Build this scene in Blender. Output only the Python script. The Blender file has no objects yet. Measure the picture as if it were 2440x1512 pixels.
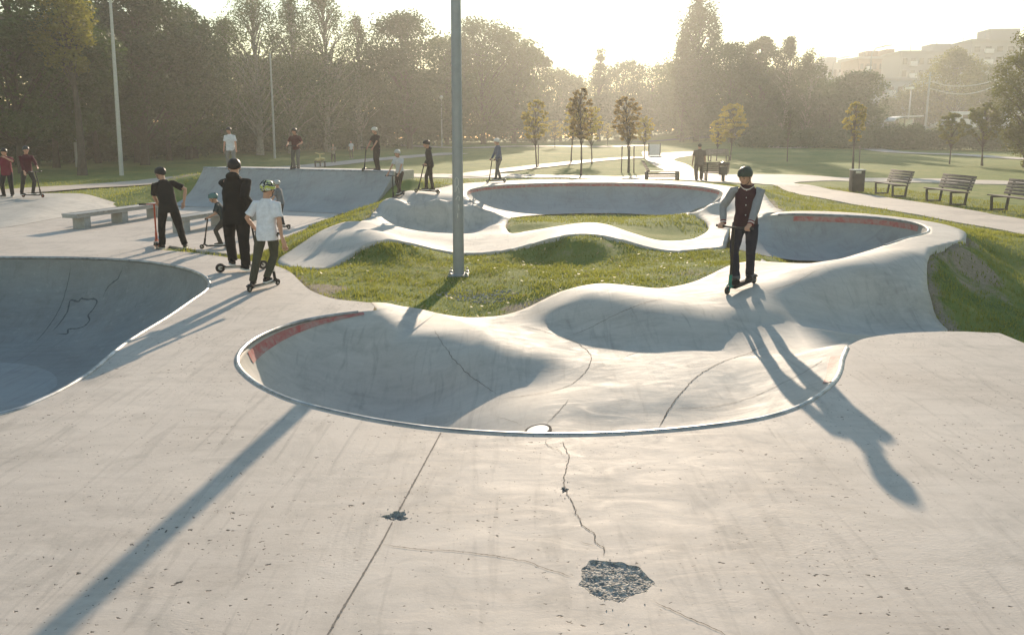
import bpy, bmesh, math, random
import numpy as np
from mathutils import Vector, Matrix, noise as mnoise
from mathutils.geometry import delaunay_2d_cdt
random.seed(7)
RNG = np.random.default_rng(11)
SC = bpy.context.scene
COL = SC.collection
R = math.radians

# ---------------------------------------------------------------- camera
HC, PITCH, FPX, CX, CY = 2.2, R(8.6), 1821.0, 1220.0, 597.0     # eye height, tilt, focal length and principal point in 2440 px units
cam_d = bpy.data.cameras.new('camera')
cam = bpy.data.objects.new('camera', cam_d); COL.objects.link(cam)
cam.location = (0, 0, HC)
cam.rotation_euler = (R(90) - PITCH, 0, 0)
cam_d.sensor_width = 36; cam_d.lens = 36 * FPX / 2440
cam_d.shift_y = -(756 - CY) / 2440
cam_d.clip_start = 0.05; cam_d.clip_end = 3000
SC.camera = cam

# ---------------------------------------------------------------- sky, sun, exposure
SUN_AZ, SUN_EL = R(6.9), R(16.4)
world = bpy.data.worlds.new('World'); SC.world = world; world.use_nodes = True
wn = world.node_tree.nodes; wl = world.node_tree.links
sky = wn.new('ShaderNodeTexSky'); sky.sky_type = 'NISHITA'; sky.sun_disc = False
sky.sun_elevation = SUN_EL; sky.sun_rotation = SUN_AZ
sky.altitude = 100; sky.air_density = 1.8; sky.dust_density = 0.05; sky.ozone_density = 2.5
wl.new(sky.outputs['Color'], wn['Background'].inputs['Color'])
wn['Background'].inputs['Strength'].default_value = 0.118
sun_d = bpy.data.lights.new('sun', 'SUN'); sun = bpy.data.objects.new('sun', sun_d); COL.objects.link(sun)
sun_d.energy = 5.0; sun_d.angle = R(0.5); sun_d.color = (1.0, 0.81, 0.61)
sdir = Vector((math.sin(SUN_AZ) * math.cos(SUN_EL), math.cos(SUN_AZ) * math.cos(SUN_EL), math.sin(SUN_EL)))
sun.rotation_euler = sdir.to_track_quat('Z', 'Y').to_euler()
sun.location = (10, 60, 30)
SC.view_settings.view_transform = 'Standard'; SC.view_settings.look = 'None'
SC.view_settings.exposure = 0.72; SC.view_settings.gamma = 1
SC.cycles.max_bounces = 6; SC.cycles.transparent_max_bounces = 8; SC.cycles.volume_bounces = 1
SC.cycles.volume_max_steps = 64
SC.cycles.use_denoising = True
SC.cycles.sample_clamp_indirect = 6

# ---------------------------------------------------------------- helpers
def ray(X, Y):
    u = (X - CX) / FPX; v = (Y - CY) / FPX
    c, s = math.cos(PITCH), math.sin(PITCH)
    return Vector((u, c - v * s, -s - v * c))
def at(X, Y, z=0.0):                       # where the line of sight meets height z
    d = ray(X, Y); t = (z - HC) / d.z
    return Vector((d.x * t, d.y * t, z))
def atd(X, Y, dist):                       # ... or distance dist
    d = ray(X, Y); t = dist / d.y
    return Vector((d.x * t, dist, HC + d.z * t))
def pts(lst):                              # [(X, Y, z)] -> Nx3
    return np.array([at(*p)[:] for p in lst])

def tag(o, label=None, cat=None, group=None, kind=None):
    if label: o['label'] = label
    if cat: o['category'] = cat
    if group: o['group'] = group
    if kind: o['kind'] = kind
    return o
def empty(name, loc=(0, 0, 0), rz=0.0, label=None, cat=None, group=None):
    o = bpy.data.objects.new(name, None); COL.objects.link(o)
    o.location = loc; o.rotation_euler = (0, 0, rz); o.empty_display_size = 0.1
    return tag(o, label, cat, group)
def link(name, me, mat=None, parent=None, smooth=True):
    o = bpy.data.objects.new(name, me); COL.objects.link(o)
    if mat is not None and not me.materials: me.materials.append(mat)
    if parent is not None: o.parent = parent
    if smooth and len(me.polygons):
        me.polygons.foreach_set('use_smooth', np.ones(len(me.polygons), dtype=bool)); me.update()
    return o
def mesh_np(name, V, F):
    """V Nx3, F list/array of faces (tri or quad arrays)."""
    me = bpy.data.meshes.new(name)
    V = np.asarray(V, dtype=np.float32)
    if isinstance(F, np.ndarray):
        n, k = F.shape
        me.vertices.add(len(V)); me.vertices.foreach_set('co', V.ravel())
        me.loops.add(n * k); me.loops.foreach_set('vertex_index', F.astype(np.int32).ravel())
        me.polygons.add(n); me.polygons.foreach_set('loop_start', np.arange(0, n * k, k, dtype=np.int32))
        try: me.polygons.foreach_set('loop_total', np.full(n, k, dtype=np.int32))
        except Exception: pass
        me.update(calc_edges=True); me.validate()
    else:
        me.from_pydata([tuple(map(float, v)) for v in V], [], [tuple(map(int, f)) for f in F]); me.update()
    return me

class MB:
    """collects shapes and links them as one mesh object"""
    def __init__(self): self.V = []; self.F = []
    def add(self, V, F):
        o = len(self.V); self.V += [tuple(v) for v in V]; self.F += [tuple(i + o for i in f) for f in F]; return self
    def box(self, c, s, rot=None, bev=0.0):
        bm = bmesh.new(); bmesh.ops.create_cube(bm, size=1)
        for v in bm.verts: v.co = Vector((v.co.x * s[0], v.co.y * s[1], v.co.z * s[2]))
        if bev > 0: bmesh.ops.bevel(bm, geom=bm.edges[:], offset=bev, segments=2, affect='EDGES', profile=0.7)
        M = rot.to_4x4() if rot is not None else Matrix()
        M = Matrix.Translation(c) @ M
        bm.verts.index_update()
        V = [(M @ v.co)[:] for v in bm.verts]; F = [[v.index for v in f.verts] for f in bm.faces]; bm.free()
        return self.add(V, F)
    def tube(self, P, r, n=10, cap=True, closed=False, sx=1.0):
        """tube along points P; r a number or one per point"""
        P = [Vector(p) for p in P]; m = len(P)
        rr = [r] * m if not hasattr(r, '__len__') else list(r)
        V = []; F = []; side = None
        for i in range(m):
            if closed: t = P[(i + 1) % m] - P[i - 1]
            else: t = P[min(i + 1, m - 1)] - P[max(i - 1, 0)]
            t = t.normalized() if t.length > 1e-9 else Vector((0, 0, 1))
            if side is None:
                side = t.orthogonal().normalized()
                if abs(t.z) < 0.9: side = t.cross(Vector((0, 0, 1))).normalized()
            side = (side - t * side.dot(t)); side = side.normalized() if side.length > 1e-6 else t.orthogonal().normalized()
            up = t.cross(side)
            for k in range(n):
                a = 2 * math.pi * k / n
                V.append((P[i] + (side * math.cos(a) * sx + up * math.sin(a)) * rr[i])[:])
        for i in range(m if closed else m - 1):
            j = (i + 1) % m
            for k in range(n):
                F.append((i * n + k, i * n + (k + 1) % n, j * n + (k + 1) % n, j * n + k))
        if cap and not closed:
            F.append(tuple(range(n))[::-1]); F.append(tuple((m - 1) * n + k for k in range(n)))
        return self.add(V, F)
    def lathe(self, prof, c=(0, 0, 0), n=20, axis='Z'):
        V = []; F = []
        for r, z in prof:
            for k in range(n):
                a = 2 * math.pi * k / n; p = (r * math.cos(a), r * math.sin(a), z)
                if axis == 'X': p = (z, p[0], p[1])
                if axis == 'Y': p = (p[1], z, p[0])
                V.append((p[0] + c[0], p[1] + c[1], p[2] + c[2]))
        m = len(prof)
        for i in range(m - 1):
            for k in range(n): F.append((i * n + k, i * n + (k + 1) % n, (i + 1) * n + (k + 1) % n, (i + 1) * n + k))
        F.append(tuple(range(n))[::-1]); F.append(tuple((m - 1) * n + k for k in range(n)))
        return self.add(V, F)
    def ball(self, c, r, sub=2, s=(1, 1, 1)):
        bm = bmesh.new(); bmesh.ops.create_icosphere(bm, subdivisions=sub, radius=r); bm.verts.index_update()
        V = [(c[0] + v.co.x * s[0], c[1] + v.co.y * s[1], c[2] + v.co.z * s[2]) for v in bm.verts]
        F = [[v.index for v in f.verts] for f in bm.faces]; bm.free(); return self.add(V, F)
    def prism(self, outline, axis, a, b):
        """extrude 2-D outline along an axis from a to b"""
        n = len(outline); V = []
        for w in (a, b):
            for (p, q) in outline:
                V.append({'X': (w, p, q), 'Y': (p, w, q), 'Z': (p, q, w)}[axis])
        F = [tuple(range(n)), tuple(range(n, 2 * n))[::-1]]
        for i in range(n): F.append((i, (i + 1) % n, n + (i + 1) % n, n + i))
        return self.add(V, F)
    def build(self, name, mat, parent=None, smooth=True, sharp=35):
        me = bpy.data.meshes.new(name); me.from_pydata(self.V, [], self.F); me.update()
        bm = bmesh.new(); bm.from_mesh(me); bmesh.ops.recalc_face_normals(bm, faces=bm.faces[:])
        if smooth and sharp:
            for e in bm.edges:
                if len(e.link_faces) == 2 and e.calc_face_angle(0) > R(sharp): e.smooth = False
        bm.to_mesh(me); bm.free()
        return link(name, me, mat, parent, smooth)

def catmull(P, step=0.08, closed=False):
    """smooth curve through points (N x k), resampled about every step"""
    P = np.asarray(P, float); n = len(P); out = []
    rng = range(n if closed else n - 1)
    for i in rng:
        if closed: p0, p1, p2, p3 = P[i - 1], P[i], P[(i + 1) % n], P[(i + 2) % n]
        else: p1, p2 = P[i], P[i + 1]; p0 = P[i - 1] if i > 0 else 2 * p1 - p2; p3 = P[i + 2] if i + 2 < n else 2 * p2 - p1
        d = lambda a, b: max(np.linalg.norm(b - a) ** 0.5, 1e-4)
        t0 = 0.0; t1 = t0 + d(p0, p1); t2 = t1 + d(p1, p2); t3 = t2 + d(p2, p3)
        m = max(1, int(round(np.linalg.norm(p2 - p1) / step)))
        for t in np.linspace(t1, t2, m, endpoint=False):
            A1 = (t1 - t) / (t1 - t0) * p0 + (t - t0) / (t1 - t0) * p1
            A2 = (t2 - t) / (t2 - t1) * p1 + (t - t1) / (t2 - t1) * p2
            A3 = (t3 - t) / (t3 - t2) * p2 + (t - t2) / (t3 - t2) * p3
            B1 = (t2 - t) / (t2 - t0) * A1 + (t - t0) / (t2 - t0) * A2
            B2 = (t3 - t) / (t3 - t1) * A2 + (t - t1) / (t3 - t1) * A3
            out.append((t2 - t) / (t2 - t1) * B1 + (t - t1) / (t2 - t1) * B2)
    if not closed: out.append(P[-1])
    return np.array(out)
def resample(P, n):
    P = np.asarray(P, float); L = np.r_[0, np.cumsum(np.linalg.norm(np.diff(P, axis=0), axis=1))]
    s = np.linspace(0, L[-1], n); return np.stack([np.interp(s, L, P[:, k]) for k in range(P.shape[1])], 1)
def inside(xy, poly):
    x, y = xy[:, 0], xy[:, 1]; px, py = poly[:, 0], poly[:, 1]; r = np.zeros(len(xy), bool); j = len(poly) - 1
    for i in range(len(poly)):
        c = (py[i] > y) != (py[j] > y)
        if c.any():
            xi = (px[j] - px[i]) * (y - py[i]) / (py[j] - py[i] + 1e-12) + px[i]
            r ^= c & (x < xi)
        j = i
    return r
def dist_line(xy, L, closed=False):
    """distance of points to polyline, and index of the nearest segment"""
    A = L if closed else L[:-1]; B = np.roll(L, -1, 0) if closed else L[1:]
    best = np.full(len(xy), 1e9)
    for a, b in zip(A[:, :2], B[:, :2]):
        ab = b - a; t = np.clip(((xy - a) @ ab) / (ab @ ab + 1e-12), 0, 1)
        d = np.linalg.norm(xy - (a + t[:, None] * ab), axis=1); best = np.minimum(best, d)
    return best
class RBF:
    def __init__(self, P, lam=1e-4):
        P = np.asarray(P, float)
        keep = []; seen = []
        for p in P:
            if all((p[0] - q[0]) ** 2 + (p[1] - q[1]) ** 2 > 0.0016 for q in seen): seen.append(p)
        P = np.array(seen); self.X = P[:, :2]; n = len(P)
        K = self.k(self.X, self.X) + lam * np.eye(n); Q = np.c_[np.ones(n), self.X]
        A = np.zeros((n + 3, n + 3)); A[:n, :n] = K; A[:n, n:] = Q; A[n:, :n] = Q.T
        self.w = np.linalg.solve(A, np.r_[P[:, 2], 0, 0, 0])
    @staticmethod
    def k(a, b):
        r2 = ((a[:, None, :] - b[None]) ** 2).sum(-1); return 0.5 * r2 * np.log(r2 + 1e-9)
    def __call__(self, xy):
        out = np.empty(len(xy))
        for i in range(0, len(xy), 4000):
            q = xy[i:i + 4000]; out[i:i + 4000] = self.k(q, self.X) @ self.w[:-3] + self.w[-3] + q @ self.w[-2:]
        return out
def vnoise(x, y, z=0.0, seed=0):            # cheap vectorised value noise in [-1, 1]
    def h(i, j, k): 
        n = (i * 374761393 + j * 668265263 + k * 2147483647 + seed * 974711) & 0xffffffff
        n = ((n ^ (n >> 13)) * 1274126177) & 0xffffffff
        return ((n ^ (n >> 16)) & 0xffff) / 32767.5 - 1
    xi, yi = np.floor(x).astype(np.int64), np.floor(y).astype(np.int64); fx, fy = x - xi, y - yi
    z = np.broadcast_to(np.asarray(z, float), np.shape(x)); zi = np.floor(z).astype(np.int64); fz = z - zi
    sm = lambda t: t * t * (3 - 2 * t); fx, fy, fz = sm(fx), sm(fy), sm(fz)
    r = 0
    for a, wa in ((0, 1 - fx), (1, fx)):
        for b, wb in ((0, 1 - fy), (1, fy)):
            for c, wc in ((0, 1 - fz), (1, fz)): r = r + wa * wb * wc * h(xi + a, yi + b, zi + c)
    return r
def cdt_mesh(name, loops, extra, keep, zf, skirt=0.0, skirt_loops=None):
    """triangulate loops (lists of xy) plus extra points; keep(centroids)->mask; zf(xy)->z"""
    co = []; ed = []
    for L in loops:
        o = len(co); n = len(L); co += [tuple(p[:2]) for p in L]; ed += [(o + i, o + (i + 1) % n) for i in range(n)]
    co += [tuple(p) for p in extra]
    v, e, f, *_ = delaunay_2d_cdt([Vector((float(c[0]), float(c[1]))) for c in co], ed, [], 0, 1e-5)
    V = np.array([p[:] for p in v]); F = np.array([t for t in f if len(t) == 3])
    c = V[F].mean(1); F = F[keep(c)]
    a = V[F]; area = np.cross(a[:, 1] - a[:, 0], a[:, 2] - a[:, 0])
    F[area < 0] = F[area < 0][:, ::-1]
    F = F[np.abs(area) > 1e-9]
    used, inv = np.unique(F, return_inverse=True); V = V[used]; F = inv.reshape(F.shape)
    Z = zf(V); V3 = np.c_[V, Z]
    faces = [tuple(t) for t in F]
    if skirt > 0:
        cnt = {}
        for t in F:
            for i in range(3):
                k = (t[i], t[(i + 1) % 3]); cnt[k] = cnt.get(k, 0) + 1
        bord = [k for k in cnt if (k[1], k[0]) not in cnt]
        low = {}; VV = [tuple(p) for p in V3]
        for a, b in bord:
            for q in (a, b):
                if q not in low: low[q] = len(VV); VV.append((V3[q][0], V3[q][1], V3[q][2] - skirt))
            faces.append((b, a, low[a], low[b]))
        V3 = np.array(VV)
    me = bpy.data.meshes.new(name); me.from_pydata([tuple(map(float, p)) for p in V3], [], faces); me.update()
    return me
# ---------------------------------------------------------------- materials
class NT:
    def __init__(self, name):
        self.m = bpy.data.materials.new(name); self.m.use_nodes = True
        self.t = self.m.node_tree; self.b = self.t.nodes['Principled BSDF']
    def n(self, typ, **kw):
        x = self.t.nodes.new('ShaderNode' + typ)
        for k, v in kw.items():
            if k in x.bl_rna.properties and k not in x.inputs: setattr(x, k, v)
            else: x.inputs[k].default_value = v
        return x
    def l(self, a, b): self.t.links.new(a, b)
    def pos(self, scale=(1, 1, 1), obj=False):
        if obj: src = self.n('TexCoord').outputs['Object']
        else: src = self.n('NewGeometry').outputs['Position']
        mp = self.n('Mapping'); mp.inputs['Scale'].default_value = scale; self.l(src, mp.inputs['Vector']); return mp.outputs['Vector']
    def noise(self, vec, scale, detail=4, rough=0.55, dist=0.0):
        x = self.n('TexNoise'); x.inputs['Scale'].default_value = scale; x.inputs['Detail'].default_value = detail
        x.inputs['Roughness'].default_value = rough; x.inputs['Distortion'].default_value = dist; self.l(vec, x.inputs['Vector']); return x.outputs['Fac']
    def ramp(self, fac, stops, interp='LINEAR'):
        x = self.n('ValToRGB'); x.color_ramp.interpolation = interp
        while len(x.color_ramp.elements) > 2: x.color_ramp.elements.remove(x.color_ramp.elements[-1])
        while len(x.color_ramp.elements) < len(stops): x.color_ramp.elements.new(0.5)
        for e, (p, c) in zip(x.color_ramp.elements, stops):
            e.position = p; e.color = (c[0], c[1], c[2], 1) if hasattr(c, '__len__') else (c, c, c, 1)
        self.l(fac, x.inputs['Fac']); return x.outputs['Color']
    def mix(self, fac, a, b, mode='MIX'):
        x = self.n('Mix', data_type='RGBA'); x.blend_type = mode
        for sock, v in ((x.inputs['Factor'], fac), (x.inputs[6], a), (x.inputs[7], b)):
            if hasattr(v, 'links'): self.l(v, sock)
            elif hasattr(v, '__len__'): sock.default_value = (v[0], v[1], v[2], 1)
            elif sock.type == 'RGBA': sock.default_value = (v, v, v, 1)
            else: sock.default_value = v
        return x.outputs[2]
    def math(self, op, a, b=0.0, c=0.0):
        x = self.n('Math'); x.operation = op
        for i, v in enumerate((a, b, c)):
            if hasattr(v, 'links'): self.l(v, x.inputs[i])
            else: x.inputs[i].default_value = v
        return x.outputs[0]
    def bump(self, h, strength=0.3, dist=0.02):
        x = self.n('Bump'); x.inputs['Strength'].default_value = strength; x.inputs['Distance'].default_value = dist
        self.l(h, x.inputs['Height']); self.l(x.outputs['Normal'], self.b.inputs['Normal']); return x
    def set(self, **kw):
        for k, v in kw.items():
            s = self.b.inputs[k.replace('_', ' ')]
            if hasattr(v, 'links'): self.l(v, s)
            elif hasattr(v, '__len__'): s.default_value = (v[0], v[1], v[2], 1)
            else: s.default_value = v
        return self.m

def mat_concrete(name, lo, hi, pits=False, rough=0.75):
    t = NT(name); p = t.pos()
    a = t.noise(p, 0.55, 5, 0.6, 0.6); b = t.noise(t.pos((1.0, 2.6, 2.0)), 2.3, 6, 0.65, 1.2); c = t.noise(p, 38, 4, 0.7)
    s = t.noise(t.pos((0.5, 5.0, 1.0)), 1.6, 5, 0.6, 0.8)
    f = t.math('ADD', t.math('MULTIPLY', a, 0.42), t.math('ADD', t.math('MULTIPLY', b, 0.30), t.math('ADD', t.math('MULTIPLY', s, 0.22), t.math('MULTIPLY', c, 0.12))))
    col = t.ramp(f, [(0.38, lo), (0.50, [(x + y) / 2 for x, y in zip(lo, hi)]), (0.68, hi)])
    # wheel marks, water stains and patched colour
    mk = t.noise(t.pos((3.4, .35, 1)), 2.2, 4, .55, 1.6); col = t.mix(t.math('MULTIPLY', t.ramp(mk, [(.54, 0), (.72, 1)]), .28), col, (.10, .10, .10))
    st = t.noise(p, 1.25, 6, .72, 1.2); col = t.mix(t.math('MULTIPLY', t.ramp(st, [(.50, 0), (.66, 1)]), .28), col, (.17, .165, .15))
    sp = t.noise(p, 7.5, 4, .7, .4); col = t.mix(t.math('MULTIPLY', t.ramp(sp, [(.58, 0), (.70, 1)]), .16), col, (.62, .585, .53))
    warm = t.noise(p, 0.9, 3, 0.5); col = t.mix(t.math('MULTIPLY', warm, 0.22), col, (0.46, 0.36, 0.27))
    h = t.math('ADD', t.math('MULTIPLY', b, 0.30), t.math('ADD', t.math('MULTIPLY', c, 0.14), t.math('MULTIPLY', t.noise(p, 110, 2, 0.6), 0.08)))
    if pits:
        # broom marks in patches
        patch = t.ramp(t.noise(p, 0.8, 3, 0.5, 1.0), [(0.52, 0), (0.66, 1)])
        br = t.noise(t.pos((9, 22, 9)), 1.7, 4, 0.6, 2.5)
        h = t.math('ADD', h, t.math('MULTIPLY', t.math('MULTIPLY', patch, br), 0.35))
        wob = t.n('VectorMath', operation='ADD')
        nz = t.n('TexNoise'); nz.inputs['Scale'].default_value = 32; nz.inputs['Detail'].default_value = 3; t.l(p, nz.inputs['Vector'])
        sc = t.n('VectorMath', operation='SCALE'); sc.inputs['Scale'].default_value = 0.05
        t.l(nz.outputs['Color'], sc.inputs[0]); t.l(p, wob.inputs[0]); t.l(sc.outputs[0], wob.inputs[1])
        dens = t.ramp(t.noise(p, 0.9, 3, .6), [(.36, .35), (.62, 1)])
        for scale, rmax, pw in ((6.5, 0.095, 2.3), (14.0, 0.14, 3.2), (28.0, .17, 4.5)):
            v = t.n('TexVoronoi', voronoi_dimensions='2D'); v.inputs['Scale'].default_value = scale; v.inputs['Randomness'].default_value = 1.0
            mpv = t.n('Mapping'); mpv.inputs['Scale'].default_value = (.72, 1.35, 1); mpv.inputs['Rotation'].default_value = (0, 0, .15 * scale); t.l(wob.outputs[0], mpv.inputs['Vector']); t.l(mpv.outputs[0], v.inputs['Vector'])
            sep = t.n('SeparateColor'); t.l(v.outputs['Color'], sep.inputs[0])
            rad = t.math('MULTIPLY', t.math('MULTIPLY', t.math('POWER', sep.outputs[0], pw), rmax), dens)
            dd = t.math('SUBTRACT', rad, v.outputs['Distance'])
            mask = t.math('MINIMUM', t.math('MAXIMUM', t.math('MULTIPLY', dd, 40.0), 0.0), 1.0)
            col = t.mix(mask, col, (0.040, 0.034, 0.030)); h = t.math('SUBTRACT', h, t.math('MULTIPLY', mask, 0.9))
    t.bump(h, 0.5 if pits else 0.45, 0.012)
    t.b.inputs['Specular IOR Level'].default_value = 0.36
    return t.set(Base_Color=col, Roughness=t.ramp(b, [(0.3, rough - 0.12), (0.7, rough + 0.08)]))
def mat_flat(name, col, rough=0.6, metal=0.0, var=0.15, scale=8.0, bump=0.0, obj=True):
    t = NT(name); n = t.noise(t.pos(obj=obj), scale, 5, 0.6)
    lo = [c * (1 - var) for c in col]; hi = [min(1, c * (1 + var)) for c in col]
    c = t.ramp(n, [(0.3, lo), (0.7, hi)])
    if bump: t.bump(n, bump, 0.02)
    return t.set(Base_Color=c, Roughness=rough, Metallic=metal)

M = {}
M['deck'] = mat_concrete('deck concrete', (0.365, 0.323, 0.285), (0.59, 0.532, 0.475), pits=True)
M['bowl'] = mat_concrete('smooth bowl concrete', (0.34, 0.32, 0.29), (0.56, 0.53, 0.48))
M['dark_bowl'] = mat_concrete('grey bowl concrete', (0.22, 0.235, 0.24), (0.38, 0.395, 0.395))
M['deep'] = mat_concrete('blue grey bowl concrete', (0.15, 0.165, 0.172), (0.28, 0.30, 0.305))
M['paver'] = mat_concrete('paver path', (0.40, 0.34, 0.29), (0.56, 0.49, 0.42))
M['steel'] = mat_flat('galvanised steel', (0.42, 0.44, 0.46), 0.38, 0.85, 0.2, 30)
M['coping'] = mat_flat('worn coping steel', (0.34, 0.34, 0.34), 0.42, 0.85, 0.45, 7)
M['crack'] = mat_flat('crack filler', (0.055, 0.045, 0.038), 0.9, 0, 0.4, 60, obj=False)
M['seam'] = mat_flat('joint seam', (0.15, 0.135, 0.12), 0.9, 0, 0.4, 60, obj=False)
M['tar'] = mat_flat('tar sealing', (0.085, 0.092, 0.098), 0.7, 0, 0.3, 30, obj=False)
t = NT('faded red paint'); f_ = t.noise(t.pos((1, 1, 1)), 9, 6, 0.7, 0.5)
t.set(Base_Color=t.mix(t.ramp(f_, [(0.34, 1), (0.62, 0)]), (0.42, 0.085, 0.075), (0.40, 0.27, 0.235)), Roughness=0.7); M['red_paint'] = t.m

t = NT('lawn'); p = t.pos()
big = t.noise(p, 0.16, 4, 0.6, 0.5); mid = t.noise(p, 1.7, 5, 0.65, 0.6); fine = t.noise(t.pos((1, 1, 0.4)), 28, 5, 0.7)
mixf = t.math('ADD', t.math('MULTIPLY', big, 0.35), t.math('ADD', t.math('MULTIPLY', mid, 0.4), t.math('MULTIPLY', fine, 0.25)))
g = t.ramp(mixf, [(0.36, (0.070, 0.112, 0.025)), (0.47, (0.145, 0.190, 0.045)), (0.56, (0.215, 0.230, 0.065)), (0.66, (0.280, 0.250, 0.11))])
at_ = t.n('Attribute', attribute_name='soil'); soilf = t.math('MINIMUM', t.math('MAXIMUM', t.math('MULTIPLY', t.math('SUBTRACT', t.math('ADD', at_.outputs['Fac'], t.math('MULTIPLY', mid, 0.9)), 0.80), 5.0), 0.0), 1.0)
soil = t.ramp(fine, [(0.3, (0.20, 0.16, 0.115)), (0.7, (0.36, 0.30, 0.225))])
t.bump(t.math('ADD', t.math('MULTIPLY', mid, 0.6), t.math('MULTIPLY', fine, 0.5)), 0.7, 0.06)
t.set(Base_Color=t.mix(soilf, g, soil), Roughness=0.95); M['lawn'] = t.m
M['lawn'].node_tree.nodes['Principled BSDF'].inputs['Specular IOR Level'].default_value = 0.15
def mat_leaf(name, c0, c1, trans=0.35, obj=True):
    t = NT(name); n = t.noise(t.pos(), 0.45, 3, 0.6); isl = t.n('NewGeometry').outputs['Random Per Island']; ob = t.n('ObjectInfo').outputs['Random']
    f = t.math('ADD', t.math('MULTIPLY', n, 0.62), t.math('ADD', t.math('MULTIPLY', isl, 0.22), t.math('SUBTRACT', t.math('MULTIPLY', ob, 0.42), 0.14)))
    col = t.ramp(f, [(0.25, c0), (0.75, c1)])
    t.set(Base_Color=col, Roughness=0.6); t.b.inputs['Specular IOR Level'].default_value = 0.25
    tr = t.n('BsdfTranslucent'); t.l(t.mix(0.5, col, (c1[0] * 1.6, c1[1] * 1.5, c1[2] * 0.8)), tr.inputs['Color'])
    ms = t.n('MixShader'); ms.inputs[0].default_value = trans
    t.l(t.b.outputs[0], ms.inputs[1]); t.l(tr.outputs[0], ms.inputs[2])
    t.l(ms.outputs[0], t.t.nodes['Material Output'].inputs['Surface']); return t.m
M['grass'] = mat_leaf('grass blades', (0.075, 0.125, 0.020), (0.26, 0.27, 0.065), 0.45)

# ---------------------------------------------------------------- outlines of the park (picture measurements turned into metres)
ZR = 0.47
M_rim = catmull(pts([(900, 738, 0), (830, 745, 0), (760, 755, 0), (705, 767, 0), (655, 783, 0), (612, 803, 0), (582, 825, 0), (566, 848, 0), (568, 872, 0), (600, 905, 0), (645, 931, 0), (710, 957, 0),
                     (850, 991, 0), (960, 1010, 0), (1080, 1024, 0), (1280, 1034, 0), (1450, 1032, 0), (1600, 1023, 0), (1720, 1010, 0), (1800, 998, 0), (1870, 980, 0), (1925, 957, 0), (1968, 928, 0), (1993, 902, 0),
                     (2003, 880, 0), (2008, 855, 0), (2022, 822, 0)]), 0.06)
deck_back = catmull(pts([(2022, 822, 0), (2060, 806, 0), (2130, 795, 0), (2190, 791, 0), (2256, 789, 0)]), 0.08)
right_side = pts([(2258, 784, -.28), (2225, 740, -.14), (2212, 690, .08), (2209, 640, .30), (2213, 607, .43), (2225, 591, ZR), (2260, 581, ZR), (2292, 573, ZR), (2303, 560, ZR), (2290, 547, ZR), (2240, 532, ZR), (2150, 518, ZR), (2050, 508, ZR), (1950, 503, ZR), (1890, 503, ZR), (1840, 506, .43)])
R_rim = catmull(pts([(1740, 545, .05), (1790, 526, .26), (1830, 514, .42), (1880, 510, ZR), (1950, 511, ZR), (2030, 514, ZR), (2100, 519, ZR), (2150, 525, ZR), (2190, 533, ZR), (2211, 544, ZR), (2210, 553, ZR), (2190, 560, ZR), (2160, 567, .46), (2130, 577, .44), (2100, 587, .40), (2050, 603, .32),
                     (2000, 617, .25), (1960, 624, .2), (1930, 627, .17), (1880, 626, .15), (1830, 623, .15), (1800, 621, .15)]), 0.10)
F_far = catmull(pts([(1800, 621, .15), (1770, 624, .15), (1740, 632, .12), (1710, 645, .08), (1680, 660, .04), (1650, 672, .02), (1600, 683, .03), (1570, 686, .04), (1540, 685, .05), (1500, 680, .08), (1470, 677, .10), (1440, 675, .11), (1415, 676, .11), (1390, 680, .09), (1360, 687, .05),
                     (1330, 697, -.01), (1300, 711, -.07), (1250, 735, -.16), (1200, 750, -.20), (1150, 755, -.21), (1110, 757, -.20), (1070, 752, -.15), (1040, 747, -.10), (1000, 737, -.05), (960, 728, 0), (920, 722, 0), (885, 721, 0)]), 0.10)
i_l = int(np.argmin(np.linalg.norm(R_rim - at(1830, 514, .42)[:], axis=1)))
F_out = np.vstack([M_rim[:-1], deck_back[:-1], catmull(right_side, 0.12)[:-1], R_rim[i_l:-1], F_far])
deck_front = catmull(pts([(885, 721, 0), (800, 712, 0), (765, 702, 0), (738, 690, 0), (715, 670, 0), (690, 647, 0), (660, 634, 0), (610, 624, 0), (550, 614, 0), (460, 602, 0), (372, 594, 0)]), 0.12)
plaza = np.vstack([pts([(404, 585, 0), (480, 597, 0), (560, 606, 0), (610, 605, 0), (645, 590, 0), (665, 570, 0), (720, 548, 0), (800, 514, 0), (850, 495, 0), (885, 487, 0)]),
                   [[-10.9, 23.5, 0], [-12.2, 23.6, 0], [-22, 23.6, 0], [-22, -3, 0], [5.4, -3, 0]], pts([(2382, 793, 0), (2300, 789.5, 0)])])
deck_out = np.vstack([deck_back[::-1][:-1], M_rim[::-1][:-1], pts([(893, 729, 0)]), deck_front[:-1], plaza])
L_rim = catmull(np.vstack([pts([(0, 986, 0), (100, 951, 0), (200, 897, 0), (300, 817, 0), (400, 755, 0), (455, 717, 0), (490, 692, 0), (499, 676, 0), (487, 658, 0), (460, 645, 0), (420, 634, 0), (340, 622, 0), (250, 616, 0), (150, 613, 0), (0, 612, 0)]),
                           [[-10.5, 14.0, 0], [-12.3, 13.6, 0], [-13.2, 11.5, 0], [-13.0, 8.5, 0], [-11.5, 6.4, 0], [-8.5, 5.3, 0], [-6.2, 5.3, 0]]]), 0.08, closed=True)
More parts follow.
